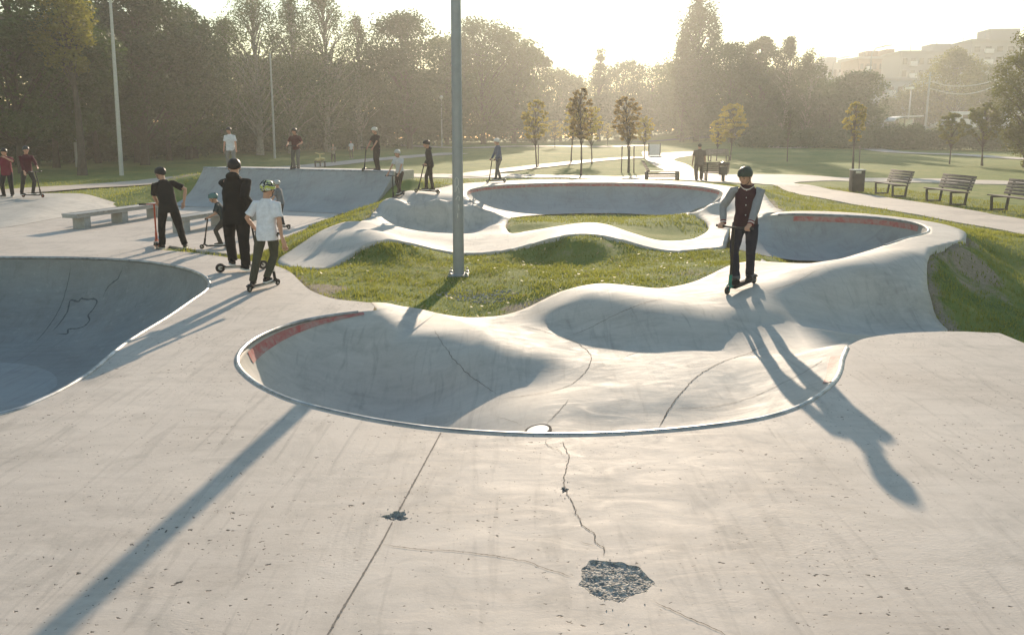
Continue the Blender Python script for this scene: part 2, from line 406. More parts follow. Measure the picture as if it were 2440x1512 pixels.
K_near = catmull(pts([(790, 638, -.10), (828, 612, .02), (860, 591, .13), (890, 579, .21), (920, 573, .25), (960, 576, .21), (1000, 584, .10), (1040, 594, -.03), (1080, 601, -.10), (1115, 604, -.13), (1150, 603, -.13), (1200, 597, -.06), (1250, 586, .06), (1320, 566, .23), (1360, 560, .27), (1395, 558, .28),
                      (1430, 560, .26), (1460, 566, .21), (1510, 580, .09), (1550, 590, 0), (1585, 596, -.06), (1620, 598, -.08), (1660, 595, -.06), (1700, 590, -.01), (1740, 590, .02)]), 0.12)
ZB = .60
K_bank_r = pts([(1840, 506, .43), (1866, 505, .42), (1850, 496, .44), (1838, 484, .48), (1828, 470, .55), (1800, 453, .59), (1720, 441, ZB), (1650, 433, ZB), (1550, 429, ZB), (1400, 427, ZB), (1262, 428, ZB), (1180, 432, ZB), (1090, 438, ZB), (1060, 445, ZB), (1000, 455, .59), (940, 471, .58), (905, 486, .48), (890, 505, .36), (880, 522, .30)])
K_far = pts([(860, 527, .34), (830, 527, .34), (800, 535, .30), (770, 547, .22), (740, 565, .14), (700, 592, .0), (668, 613, -.08), (662, 622, -.10), (664, 630, -.10), (690, 637, -.10), (740, 641, -.10)])
K_out = np.vstack([K_near[:-1], R_rim[:i_l + 1], catmull(K_bank_r, 0.2)[:-1], catmull(K_far, 0.15)])
B_rim = catmull(pts([(1640, 506, .15), (1660, 497, .28), (1690, 487, .42), (1712, 475, .54), (1722, 464, .59), (1718, 456, ZB), (1700, 450, ZB), (1640, 442, ZB), (1550, 437, ZB), (1400, 435, ZB), (1250, 438, ZB), (1170, 443, ZB), (1125, 450, ZB), (1112, 459, .59), (1116, 470, .56), (1128, 482, .48), (1150, 497, .34), (1180, 508, .22), (1213, 517, .12)]), 0.2)
K_mound = catmull(pts([(1213, 517, .12), (1206, 531, .05), (1207, 546, 0), (1222, 556, 0), (1250, 552, .0), (1290, 545, .08), (1340, 537, .20), (1390, 530, .28), (1440, 533, .25), (1480, 546, .15), (1520, 559, .05), (1560, 570, -.02), (1600, 575, -.06), (1640, 571, -.03), (1672, 560, .0), (1690, 541, .06), (1668, 519, .13), (1640, 506, .15)]), 0.15)
K_hole = np.vstack([B_rim[:-1], K_mound[:-1]])

# ---- concrete height fields
F_ctrl = pts([(930, 737, -.01), (1000, 748, -.05), (1055, 764, -.085), (1100, 783, -.125), (1150, 806, -.175), (1200, 832, -.23), (1250, 853, -.275), (1300, 878, -.34), (1060, 842, -.33), (1100, 858, -.34), (1150, 880, -.37), (1200, 902, -.40), (1250, 918, -.43), (1100, 767, -.15), (1170, 785, -.185), (1240, 815, -.225), (1300, 845, -.265),
              (1130, 770, -.20), (1200, 780, -.21), (1260, 765, -.20), (1300, 800, -.24), (1350, 840, -.29), (1330, 735, -.06), (1350, 772, -.19), (1410, 790, -.21), (1470, 803, -.22), (1280, 745, -.15),
              (1400, 692, .10), (1440, 684, .115), (1500, 694, .11), (1560, 710, .09), (1620, 728, .05), (1680, 752, -.02), (1735, 778, -.10), (1600, 838, -.25), (1690, 828, -.24), (1530, 825, -.25), (1770, 800, -.19), (1600, 780, -.10), (1520, 760, -.06), (1430, 735, -.02),
              (1560, 695, .05), (1620, 700, .03), (1680, 690, .04), (1700, 720, .03), (1775, 692, .11), (1740, 665, .08), (1820, 660, .14), (1870, 690, .12), (1960, 672, .19), (2050, 646, .30), (2130, 612, .43), (1800, 740, .0),
              (1860, 745, -.04), (1950, 765, -.18), (2060, 786, -.30), (2160, 788, -.30), (2200, 700, .06), (2080, 720, -.05), (2180, 600, ZR), (2150, 590, .46),
              (1900, 802, -.20), (1990, 806, -.14), (1700, 850, -.24), (1850, 850, -.20), (1950, 840, -.12), (1600, 880, -.28), (1750, 900, -.28), (1850, 900, -.24), (1930, 880, -.15),
              (1500, 900, -.31), (1400, 860, -.29), (1400, 930, -.34), (1300, 960, -.37), (1282, 1024, -.42), (1500, 980, -.38), (1650, 960, -.35),
              (2230, 565, ZR), (2260, 560, ZR), (2000, 506, ZR), (1920, 506, ZR)])
F_ctrl = np.vstack([F_ctrl, [[-1.3, 7.0, -.80], [-0.8, 6.6, -.78], [-1.5, 7.6, -.80], [-.6, 7.4, -.62], [0, 6.6, -.48], [.8, 6.6, -.44], [1.8, 6.9, -.39], [-0.7, 8.1, -.62], [-1.2, 8.3, -.72], [2.3, 7.2, -.33], [0.2, 5.6, -.48], [-1.8, 6.7, -.8], [-2.2, 7.2, -.8]]])
F_edge = np.vstack([deck_back[::3], right_side, R_rim[i_l::5], F_far[::4]])
rbfF = RBF(np.vstack([F_ctrl, F_edge]), 2e-3)
RM = 1.35
def prof(t): t = np.clip(t, 0, 1); return np.sqrt(1 - (1 - t) ** 2)
def zF(xy):
    h = rbfF(xy); d = dist_line(xy, M_rim)
    # the drop at the coped rim fades out towards both ends of the coping
    return np.minimum(h, 0.5) * prof(d / RM)
K_ctrl = pts([(1140, 590, -.12), (1080, 588, -.11), (1000, 572, .0), (960, 565, .06), (1050, 580, -.07), (1150, 583, -.10), (1200, 575, -.05), (1390, 543, .29), (1440, 546, .26), (1320, 552, .20), (1260, 567, .05), (1540, 575, .02), (1620, 586, -.08), (1690, 575, -.03), (1730, 570, 0),
              (880, 548, .33), (840, 562, .26), (800, 590, .08), (760, 610, -.03), (720, 620, -.07), (940, 560, .22),
              (905, 520, .26), (960, 525, .10), (1020, 525, .09), (1080, 525, .08), (1140, 525, .06), (1000, 553, -.05), (1060, 556, -.07), (1120, 556, -.07), (1180, 535, .04), (930, 500, .34), (1000, 498, .33), (1080, 498, .32), (1000, 477, .57), (1080, 475, .58), (950, 478, .55), (1105, 500, .33), (1000, 467, .59), (1080, 457, ZB), (1090, 448, ZB), (1040, 477, .575),
              (1250, 432, ZB), (1400, 431, ZB), (1550, 433, ZB), (1700, 444, ZB), (1770, 455, ZB), (1780, 480, .48), (1740, 480, .50), (1740, 505, .30), (1790, 500, .38), (1700, 520, .17), (1750, 525, .18), (1800, 512, .38), (1720, 545, .05), (1840, 500, .43)])
rbfK = RBF(np.vstack([K_ctrl, K_near[::3], R_rim[:i_l + 1:3], K_bank_r, K_far, B_rim[::4], K_mound[::3]]), 1e-3)
zK = lambda xy: rbfK(xy)

# B and R bowls: lofts between their rims and their feet
def loft_row(rim, foot, k, lin):
    a = math.pi / 2 * k; t = (1 - math.cos(a)) * (1 - lin) + k * lin; u = math.sin(a) * (1 - lin) + k * lin
    q = rim + (foot - rim) * t[:, None]; q[:, 2] = rim[:, 2] + (foot[:, 2] - rim[:, 2]) * u; return q
def loft(rim, foot, lin, rows=16):
    V = []; n = len(rim)
    for k in range(rows + 1): V.append(loft_row(rim, foot, k / rows, lin))
    V = np.vstack(V); F = [(k * n + i, k * n + i + 1, (k + 1) * n + i + 1, (k + 1) * n + i) for k in range(rows) for i in range(n - 1)]
    return V, F
B_foot = resample(catmull(pts([(1632, 509, 0), (1610, 511, -.12), (1560, 512, -.18), (1500, 509, -.2), (1400, 508, -.2), (1300, 511, -.19), (1255, 514, -.12), (1217, 519, .02)]), 0.2), len(B_rim))
cR = np.array([5.5, 14.2]); R_foot = R_rim.copy(); nR = len(R_rim)
for i in range(nR):
    s = i / (nR - 1); R_foot[i, :2] = R_rim[i, :2] + (cR - R_rim[i, :2]) * 0.52; R_foot[i, 2] = -.34
    w = max(0.0, 1 - s / 0.16); w = w * w * (3 - 2 * w); R_foot[i] = R_foot[i] * (1 - w) + np.array(at(1740, 590, .02)[:]) * w
    w = max(0.0, 1 - (1 - s) / 0.30); w = w * w * (3 - 2 * w); R_foot[i] = R_foot[i] * (1 - w) + np.array(at(1815, 616, -.05)[:]) * w
    R_foot[i, 2] = min(R_foot[i, 2], R_rim[i, 2] - 0.03)
B_poly = np.vstack([B_rim, B_foot[::-1]]); R_poly = np.vstack([R_rim, R_foot[::-1]])

# quarter pipe and bank
QP = dict(x0=-10.6, x1=-4.15, y0=22.9, y1=26.3, z=1.07)
QP_tl, QP_tr = at(490, 399, 1.07), at(936, 409, 1.07)

# ---------------------------------------------------------------- ground sheet
def gfar(x, y):
    s = np.clip((y - 36) / 80, 0, 1); z = s * s * (3 - 2 * s) * 1.0
    e = np.clip((x - 18) / 22, 0, 1) * np.clip((y - 92) / 40, 0, 1); z = z + e * e * (3 - 2 * e) * 2.3
    return z
G_ctrl = pts([(1093, 660, -.14), (1000, 690, -.12), (1200, 690, -.14), (1100, 720, -.18), (900, 690, -.05), (800, 670, -.05), (1200, 640, -.10), (1000, 640, -.08), (1350, 650, -.05), (1500, 640, -.03), (1650, 630, 0), (1390, 600, .06), (1390, 575, .22), (1300, 600, -.02), (1480, 600, .02), (900, 605, .06), (920, 590, .17),
              (820, 640, -.06), (980, 610, .0), (1110, 620, -.13), (1620, 610, -.08), (1700, 605, -.05), (1800, 612, -.08), (1850, 617, -.12),
              (1240, 535, .06), (1250, 545, .0), (1400, 515, -.22), (1300, 520, -.18), (1500, 520, -.18), (1640, 530, .06), (1620, 545, -.02), (1640, 512, .12), (1600, 560, -.1), (1350, 530, .05), (1480, 530, .0),
              (770, 545, .12), (830, 515, .22), (870, 505, .28), (700, 585, .0), (890, 490, .22), (2380, 570, .10), (2439, 575, .08), (2350, 600, .12), (2300, 590, .33), (2300, 640, .12), (2400, 650, -.06), (2260, 640, .19), (2260, 700, .02), (2300, 720, -.12), (2400, 740, -.28), (2400, 790, -.38), (2330, 785, -.32), (2439, 830, -.40), (2280, 770, -.24), (2500, 700, -.25), (2600, 800, -.4)])
G_zero = pts([(1900, 480, .08), (2000, 500, .08), (2100, 515, .06), (2200, 530, .06), (2300, 545, .06), (1880, 465, .02), (1950, 475, 0), (2100, 502, 0), (2300, 537, 0), (2439, 562, 0), (2439, 520, 0), (2200, 490, 0), (2000, 450, 0), (1860, 440, .1), (1950, 490, .16), (1880, 485, .30), (1840, 460, .42), (1850, 480, .38), (1900, 497, .36), (1990, 510, .32), (2080, 518, .28)])
G_more = np.array([[5.7, 5, -.35], [6.5, 2, -.4], [8, 6, -.4], [11, 8, -.4], [14, 14, 0], [14, 20, 0], [14, 26, 0], [10, 31, .0], [5, 32, .05], [0, 33, .05], [-4, 32, 0], [-14, 33, 0], [-8, 33, 0], [-3.2, 26.5, .3], [-3.9, 25.5, .45], [-11.15, 26.7, .72], [-11.1, 26.0, .42], [-11.1, 25.4, .12], [-11.05, 24.6, -.02], [-12.2, 26.3, .45], [-13.2, 25.6, .25], [-13.5, 24.5, .05], [-11.8, 24.6, .10], [-3.25, 23.9, .85], [-3.0, 25, .6], [-2.5, 23.6, .55], [-2.6, 28, .2], [-3.7, 22.4, .25], [-16, 26, 0], [-20, 26, 0], [14, 2, -.4], [14, -2, -.4]])
deck_edge = np.vstack([deck_front[::4], plaza[:10], [[5.4, 4, 0], [5.4, 0, 0], [5.4, 8.2, 0]]])
edge_all = np.vstack([deck_edge, right_side[:16], F_far[::4], K_near[::4], K_bank_r, K_far, K_mound[::3], B_foot[::6], R_foot[::6]])
edge_all = edge_all - np.array([0, 0, .035])
rbfG = RBF(np.vstack([G_ctrl, G_zero, G_more, edge_all]), 2e-3)
POLY = [deck_out[:, :2], F_out[:, :2], K_out[:, :2], B_poly[:, :2], R_poly[:, :2]]
def g_surface(xy):
    """height of the lawn (before it is cut away under the concrete)"""
    x, y = xy[:, 0], xy[:, 1]; base = gfar(x, y)
    w = np.clip((np.minimum.reduce([x + 15, 15 - x, y + 4, 35 - y])) / 3.0, 0, 1); w = w * w * (3 - 2 * w)
    z = base.copy(); m = w > 0
    if m.any(): z[m] = base[m] * (1 - w[m]) + np.clip(rbfG(xy[m]), -.6, 1.1) * w[m]
    far = np.clip((y - 30) / 30, 0, 1)
    z += 0.018 * vnoise(x * 1.3, y * 1.3, 0.5) + 0.012 * vnoise(x * 4.1, y * 4.1, 3.5) + far * 0.05 * vnoise(x * .12, y * .12, 1.5)
    return z
def conc_inside(xy):
    ins = np.zeros(len(xy), bool)
    for i, P in enumerate(POLY):
        if i == 2: ins |= inside(xy, P) & ~inside(xy, K_hole[:, :2])
        else: ins |= inside(xy, P)
    return ins
def axis(lo, hi, step, far_lo, far_hi):
    a = [lo]; s = step
    while a[-1] > far_lo: s *= 1.14; a.append(a[-1] - s)
    b = [hi]; s = step
    while b[-1] < far_hi: s *= 1.14; b.append(b[-1] + s)
    return np.array(a[::-1][:-1] + list(np.arange(lo, hi, step)) + b)
gx = axis(-13, 13, 0.11, -190, 230); gy = axis(7.5, 31, 0.11, -30, 250)
GX, GY = np.meshgrid(gx, gy); gxy = np.c_[GX.ravel(), GY.ravel()]
gz = g_surface(gxy)
near = (gxy[:, 0] > -24) & (gxy[:, 0] < 12) & (gxy[:, 1] > -5) & (gxy[:, 1] < 33)
ins = np.zeros(len(gxy), bool); ins[near] = conc_inside(gxy[near])
bound = [np.vstack([P, P[:1]]) for P in POLY] + [np.vstack([K_hole[:, :2], K_hole[:1, :2]])]
dn = np.full(len(gxy), 9.0); idx = np.where(ins)[0]
dd = np.full(len(idx), 9.0)
outer = [deck_front, plaza, catmull(right_side, 0.12), F_far, K_near, K_bank_r, K_far, K_mound, B_foot, R_foot]
for L in outer: dd = np.minimum(dd, dist_line(gxy[idx], L[:, :2]))
gz[idx[dd > 0.10]] -= 2.6
gz[idx[dd <= 0.10]] -= 0.05
nx, ny = len(gx), len(gy)
I = np.arange(nx * ny).reshape(ny, nx)
GF = np.c_[I[:-1, :-1].ravel(), I[:-1, 1:].ravel(), I[1:, 1:].ravel(), I[1:, :-1].ravel()]
me = mesh_np('ground', np.c_[gxy, gz], GF)
def soil_at(xy):
    so = np.zeros(len(xy))
    for L, wd, k in ((deck_front, .5, .62), (F_far, .42, .6), (K_near, .12, .4), (K_bank_r, .5, .6), (right_side[:9], .5, .6), (K_mound, .2, .45)):
        so = np.maximum(so, k * np.clip(1 - dist_line(xy, L[:, :2]) / wd, 0, 1))
    for X, Y, z, rx, ry, k in ((760, 690, -.05, .5, .5, .7), (1290, 720, -.12, .7, .25, .6), (2290, 640, .1, .7, .5, .6), (2330, 690, -.1, .6, .7, .45), (1000, 440, .4, .9, 1.6, .7), (1400, 590, .1, .8, .5, .35), (830, 610, 0, .5, .5, .3), (440, 440, .4, 1.2, 1.5, .5), (1640, 650, 0, .8, .4, .4)):
        c = at(X, Y, z); q = ((xy[:, 0] - c.x) / rx) ** 2 + ((xy[:, 1] - c.y) / ry) ** 2; so = np.maximum(so, k * np.clip(1.4 - q, 0, 1))
    return so
soil = np.zeros(len(gxy)); soil[near] = soil_at(gxy[near])
atr = me.attributes.new('soil', 'FLOAT', 'POINT'); atr.data.foreach_set('value', soil.astype(np.float32))
ground = tag(link('ground', me, M['lawn']), 'uneven green lawn with worn bare patches spreading to the far trees', kind='structure')
def gz_at(x, y): return float(g_surface(np.array([[x, y]]))[0])
def on_ground(X, Y):
    p = at(X, Y, 0)
    for _ in range(12): p = at(X, Y, gz_at(p.x, min(p.y, 400)))
    return p

# ---------------------------------------------------------------- concrete meshes
def grid_pts(poly, step, jit=0.0):
    lo, hi = poly.min(0)[:2], poly.max(0)[:2]
    X, Y = np.meshgrid(np.arange(lo[0], hi[0], step), np.arange(lo[1], hi[1], step * 0.9)); X[1::2] += step / 2
    return np.c_[X.ravel(), Y.ravel()]
# pothole outline on the deck
pot_c = at(1463, 1380, 0); spall_c = at(944, 1229, 0); chip_c = at(1345, 1166, 0)
def blob(c, rx, ry, n, seed, amp=.25):
    r = random.Random(seed); ph = [r.uniform(0, 6.3) for _ in range(5)]
    return np.array([[c.x + rx * k * math.cos(a), c.y + ry * k * math.sin(a)] for a in np.linspace(0, 2 * math.pi, n, endpoint=False) for k in [1 + amp * (0.5 * math.sin(3 * a + ph[0]) + .35 * math.sin(5 * a + ph[1]) + .3 * math.sin(9 * a + ph[2]) + .2 * math.sin(14 * a + ph[3]))]])
pot = blob(pot_c, .178, .175, 72, 3, .13); spall = blob(spall_c, .066, .054, 40, 5, .35); chip = blob(chip_c, .022, .036, 24, 8, .5)
holes = [pot, spall, chip]
gd = grid_pts(deck_out, 0.6); gd = gd[inside(gd, deck_out[:, :2]) & ~inside(gd, L_rim[:, :2]) & (dist_line(gd, np.vstack([M_rim, deck_front])[:, :2]) > .12)]
def keep_deck(c):
    k = inside(c, deck_out[:, :2]) & ~inside(c, L_rim[:, :2])
    for h in holes: k &= ~inside(c, h)
    return k
me = cdt_mesh('deck', [deck_out, L_rim] + holes, gd, keep_deck, lambda xy: np.zeros(len(xy)), 0.25)
deck = tag(link('deck', me, M['deck'], smooth=False), 'flat pitted concrete deck around the two bowls and the ledges', kind='structure')

def rings(rim, offs, closed, inner_poly):
    P = rim[:, :2]; T = (np.roll(P, -1, 0) - np.roll(P, 1, 0)) if closed else np.gradient(P, axis=0)
    T /= np.linalg.norm(T, axis=1)[:, None] + 1e-9; N = np.c_[-T[:, 1], T[:, 0]]
    if not inside(P[len(P) // 2:len(P) // 2 + 1] + N[len(P) // 2] * .1, inner_poly)[0]: N = -N
    out = []
    for o in offs:
        st = 1 if o < .4 else 2
        q = (P + N * o)[::st]; q = q[inside(q, inner_poly)]; q = q[dist_line(q, rim[:, :2], closed) > o * .96]; out.append(q)
    return np.vstack(out)
offs = [RM * (1 - math.cos(a)) for a in np.linspace(0, math.pi / 2, 13)[1:]]
ringM = rings(M_rim, offs, False, F_out[:, :2])
gF = grid_pts(F_out, 0.11); gF = gF[inside(gF, F_out[:, :2])]; gF = gF[(dist_line(gF, M_rim[:, :2]) > RM + .06) & (dist_line(gF, F_out[:, :2], True) > .05)]
def zF_edge(xy):
    z = zF(xy); return z
me = cdt_mesh('snake_run', [F_out], np.vstack([ringM, gF]), lambda c: inside(c, F_out[:, :2]), zF_edge, 0.32)
snake = tag(link('snake_run', me, M['bowl']), 'near open concrete bowl flowing right into humps and a raised berm', kind='structure')
gK = grid_pts(K_out, 0.16); gK = gK[inside(gK, K_out[:, :2]) & ~inside(gK, K_hole[:, :2])]; gK = gK[(dist_line(gK, K_out[:, :2], True) > .06) & (dist_line(gK, K_hole[:, :2], True) > .06)]
me = cdt_mesh('pump_track', [K_out, K_hole], gK, lambda c: inside(c, K_out[:, :2]) & ~inside(c, K_hole[:, :2]), zK, 0.32)
pump = tag(link('pump_track', me, M['bowl']), 'wavy concrete pump track strip climbing to the far raised deck', kind='structure')
B_lin = np.zeros(len(B_rim)); R_lin = np.clip(1 - np.arange(nR) / (nR * 0.14), 0, 1)
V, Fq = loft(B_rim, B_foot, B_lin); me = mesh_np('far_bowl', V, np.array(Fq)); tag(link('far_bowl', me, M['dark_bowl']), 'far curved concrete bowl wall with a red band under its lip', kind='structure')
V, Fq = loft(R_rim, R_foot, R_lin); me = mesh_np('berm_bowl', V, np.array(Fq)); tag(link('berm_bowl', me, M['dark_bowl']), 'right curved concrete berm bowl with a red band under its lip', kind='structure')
# the big left bowl
DL, RL = 1.32, 2.1
def zL(xy): return -DL * prof(dist_line(xy, L_rim[:, :2], True) / RL)
ringL = rings(L_rim, [RL * (1 - math.cos(a)) for a in np.linspace(0, math.pi / 2, 13)[1:]], True, L_rim[:, :2])
gL = grid_pts(L_rim, 0.35); gL = gL[inside(gL, L_rim[:, :2]) & (dist_line(gL, L_rim[:, :2], True) > RL + .15)]
Lx = np.vstack([ringL, gL]); inL = lambda c: inside(c, L_rim[:, :2]); dL = lambda c: dist_line(c, L_rim[:, :2], True)
me = cdt_mesh('deep_bowl', [L_rim], Lx, lambda c: inL(c) & (dL(c) < RL - .04), zL)
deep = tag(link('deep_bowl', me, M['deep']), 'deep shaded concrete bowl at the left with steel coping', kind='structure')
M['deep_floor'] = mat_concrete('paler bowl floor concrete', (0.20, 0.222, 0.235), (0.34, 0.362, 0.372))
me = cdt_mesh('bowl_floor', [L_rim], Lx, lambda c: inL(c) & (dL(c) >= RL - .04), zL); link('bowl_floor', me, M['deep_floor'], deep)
bpy.context.view_layer.update()
def bvh(o):
    from mathutils.bvhtree import BVHTree
    return BVHTree.FromPolygons([v.co[:] for v in o.data.vertices], [p.vertices[:] for p in o.data.polygons])
BV = {n: bvh(bpy.data.objects[n]) for n in ('ground', 'deck', 'snake_run', 'pump_track', 'deep_bowl', 'bowl_floor', 'berm_bowl', 'far_bowl')}
def drop(x, y):
    best = -9
    for b in BV.values():
        h = b.ray_cast(Vector((x, y, 6)), Vector((0, 0, -1)))
        if h[0] is not None: best = max(best, h[0].z)
    return best
def hit(X, Y):
    """first point of the terrain along a line of sight"""
    d = ray(X, Y).normalized(); best = None; bd = 1e9
    for b in BV.values():
        h = b.ray_cast(Vector((0, 0, HC)), d)
        if h[0] is not None and h[3] < bd: best, bd, bn = h[0], h[3], h[1]
    return best
# ---------------------------------------------------------------- coping, paint, joints, cracks
M['pole_light'] = mat_flat('pale pole', (0.42, 0.44, 0.45), 0.5, 0.4, 0.12, 9)
def coping(rim, r, parent, closed=False, dz=-.006):
    P = [(p[0], p[1], p[2] + dz) for p in rim]
    return MB().tube(P, r, 10, closed=closed).build('coping', M['coping'], parent)
coping(M_rim[4:-2], .0235, snake, dz=-.008); coping(L_rim, .026, deep, True, -.008)
def band_on(zf, rim, i0, i1, o0, o1, parent, poly):
    P = rim[i0:i1, :2]; T = np.gradient(P, axis=0); T /= np.linalg.norm(T, axis=1)[:, None]; N = np.c_[-T[:, 1], T[:, 0]]
    if not inside(P[len(P) // 2:len(P) // 2 + 1] + N[len(P) // 2] * .1, poly)[0]: N = -N
    V = []; K = 6
    for k in range(K): q = P + N * (o0 + (o1 - o0) * k / (K - 1)); V.append(np.c_[q + N * .006, zf(q) + .004])
    n = len(P); F = [(k * n + i, k * n + i + 1, (k + 1) * n + i + 1, (k + 1) * n + i) for k in range(K - 1) for i in range(n - 1)]
    return link('painted_band', mesh_np('painted_band', np.vstack(V), np.array(F)), M['red_paint'], parent)
iA = int(np.argmin(np.linalg.norm(M_rim - at(895, 739)[:], axis=1))); iB = int(np.argmin(np.linalg.norm(M_rim - at(596, 812)[:], axis=1)))
band_on(zF, M_rim, iA + 3, iB + 3, .010, .066, snake, F_out[:, :2])
iA = int(np.argmin(np.linalg.norm(M_rim - at(2000, 888)[:], axis=1))); iB = int(np.argmin(np.linalg.norm(M_rim - at(2012, 845)[:], axis=1)))
band_on(zF, M_rim, min(iA, iB) - 2, max(iA, iB) + 1, .010, .12, snake, F_out[:, :2])
def loft_band(rim, foot, lin, i0, i1, k0, k1, parent):
    rows = []; c = foot.mean(0)
    for k in np.linspace(k0, k1, 5):
        q = loft_row(rim, foot, k, lin)[i0:i1]; d = c - q; d[:, 2] = 0; d /= np.linalg.norm(d, axis=1)[:, None]; q = q + d * .008; q[:, 2] += .005; rows.append(q)
    n = i1 - i0; F = [(k * n + i, k * n + i + 1, (k + 1) * n + i + 1, (k + 1) * n + i) for k in range(4) for i in range(n - 1)]
    return link('painted_band', mesh_np('painted_band', np.vstack(rows), np.array(F)), M['red_paint'], parent)
near_i = lambda L, X, Y, z: int(np.argmin(np.linalg.norm(L - at(X, Y, z)[:], axis=1)))
loft_band(R_rim, R_foot, R_lin, near_i(R_rim, 1895, 510, ZR), near_i(R_rim, 2192, 534, ZR), .04, .125, bpy.data.objects['berm_bowl'])
iA, iB = sorted((near_i(B_rim, 1716, 455, ZB), near_i(B_rim, 1116, 456, ZB)))
loft_band(B_rim, B_foot, B_lin, iA, iB, .03, .10, bpy.data.objects['far_bowl'])
RIM_MB = MB().tube([(p[0], p[1], p[2] - .004) for p in R_rim[i_l + 2:near_i(R_rim, 2100, 587, .4)]], .022, 8); RIM_MB.build('coping', M['coping'], bpy.data.objects['berm_bowl'])

def ribbon(name, P, w, mat, surf, jit=0.0, step=0.03, seed=1, taper=True, kind=None, parent=None):
    """thin strip laid on the terrain through picture points P"""
    r = random.Random(seed)
    W = [hit(*p) for p in P]; W = np.array([p[:] for p in W if p is not None])
    C = catmull(W, step) if len(W) > 2 else resample(W, max(2, int(np.linalg.norm(W[1] - W[0]) / step)))
    n = len(C); T = np.gradient(C[:, :2], axis=0); T /= np.linalg.norm(T, axis=1)[:, None] + 1e-9; N = np.c_[-T[:, 1], T[:, 0]]
    j = np.array([mnoise.noise(Vector((i * .35, seed * 7.3, 0))) + .6 * mnoise.noise(Vector((i * 1.1, seed * 3.1, 4))) for i in range(n)]) * jit
    ww = np.array([w * (.55 + .9 * abs(mnoise.noise(Vector((i * .5, seed, 9)))) if jit else w) for i in range(n)])
    if taper: ww = ww * np.clip(np.minimum(np.arange(n), np.arange(n)[::-1]) / 6.0, .15, 1)
    V = []; F = []
    for i in range(n):
        for s in (-1, 1):
            q = C[i, :2] + N[i] * (j[i] + s * ww[i] / 2); h = surf.ray_cast(Vector((q[0], q[1], 3)), Vector((0, 0, -1)))
            V.append((q[0], q[1], (h[0].z if h[0] is not None else C[i, 2]) + .0035))
    for i in range(n - 1): F.append((2 * i, 2 * i + 1, 2 * i + 3, 2 * i + 2))
    return link(name, mesh_np(name, V, F), mat, parent)
D = BV['deck']; S = BV['snake_run']; LB = BV['deep_bowl']
ribbon('expansion_joint', [(1051, 1030), (950, 1217)], .013, M['seam'], D, .0015, .02, 2, False, parent=deck)
ribbon('expansion_joint', [(935, 1244), (905, 1300), (785, 1505), (740, 1590)], .013, M['seam'], D, .0015, .02, 2, False, parent=deck)
ribbon('expansion_joint', [(1985, 970), (2100, 990), (2270, 1021), (2439, 1050), (2560, 1072)], .009, M['seam'], D, 0, .05, 3, False, parent=deck)
ribbon('expansion_joint', [(555, 905), (400, 915), (300, 926), (140, 943), (90, 950)], .012, M['seam'], D, 0, .05, 4, False, parent=deck)
ribbon('crack', [(1300, 1043), (1308, 1062), (1330, 1072), (1344, 1088)], .006, M['crack'], D, .012, .02, 15, parent=deck)
ribbon('crack', [(1339, 1050), (1355, 1090), (1351, 1110), (1343, 1145), (1351, 1175), (1367, 1203), (1375, 1227), (1391, 1255), (1416, 1272), (1420, 1292), (1436, 1304), (1440, 1326)], .0075, M['crack'], D, .009, .010, 5, parent=deck)
ribbon('crack', [(907, 1295), (988, 1308), (1068, 1312), (1153, 1321), (1214, 1330), (1254, 1337), (1291, 1351), (1335, 1365), (1372, 1377)], .005, M['crack'], D, .008, .015, 6, parent=deck)
ribbon('crack', [(1550, 1430), (1601, 1453), (1646, 1474), (1690, 1492), (1760, 1530)], .006, M['crack'], D, .008, .015, 7, parent=deck)
ribbon('crack', [(1380, 1288), (1400, 1296), (1422, 1302)], .008, M['crack'], D, .006, .012, 8, parent=deck)
for k, (w, P) in enumerate([(.012, [(1568, 1022), (1594, 975), (1625, 934), (1666, 893), (1749, 852), (1821, 823)]), (.007, [(1600, 972), (1697, 970), (1774, 952), (1852, 919), (1914, 888), (1975, 850)]),
        (.010, [(1228, 774), (1290, 787), (1336, 803), (1377, 818), (1408, 847), (1403, 872), (1388, 895), (1336, 926), (1259, 942), (1202, 948)]), (.008, [(1351, 800), (1429, 769), (1511, 731), (1589, 712)]),
        (.007, [(1475, 854), (1510, 842), (1542, 831)]), (.008, [(1357, 950), (1335, 975), (1300, 1012)]), (.009, [(1826, 694), (1903, 669), (1950, 642)]), (.008, [(1033, 783), (1057, 823), (1089, 864), (1138, 908), (1186, 940)]), (.005, [(1180, 990), (1210, 1000), (1245, 1012)])]):
    ribbon('crack', P, w, M['seam'] if k in (6, 7) else M['crack'], S, .012, .03, 20 + k, parent=snake)
for k, (w, P) in enumerate([(.02, [(168, 626), (160, 681), (143, 733), (120, 772), (81, 818)]), (.02, [(293, 629), (280, 665), (257, 684), (243, 714)]),
        (.035, [(130, 794), (160, 795), (163, 784), (182, 783), (202, 776), (213, 763), (210, 752), (225, 733), (231, 717), (222, 712), (208, 714), (192, 712), (188, 719), (169, 715), (160, 743), (143, 769), (124, 789)]), (.03, [(250, 775), (275, 757)])]):
    ribbon('tar_seal', P, w, M['tar'], LB, .008, .03, 40 + k, parent=deep)
ribbon('seam', [(0, 828), (100, 830), (160, 838), (190, 858), (186, 885), (150, 915), (110, 945), (70, 965)], .03, M['seam'], LB, 0, .05, 50, False, parent=deep)
ribbon('seam', [(1389, 436), (1390, 460), (1389, 507)], .03, M['seam'], BV['far_bowl'], 0, .05, 51, False, parent=bpy.data.objects['far_bowl'])

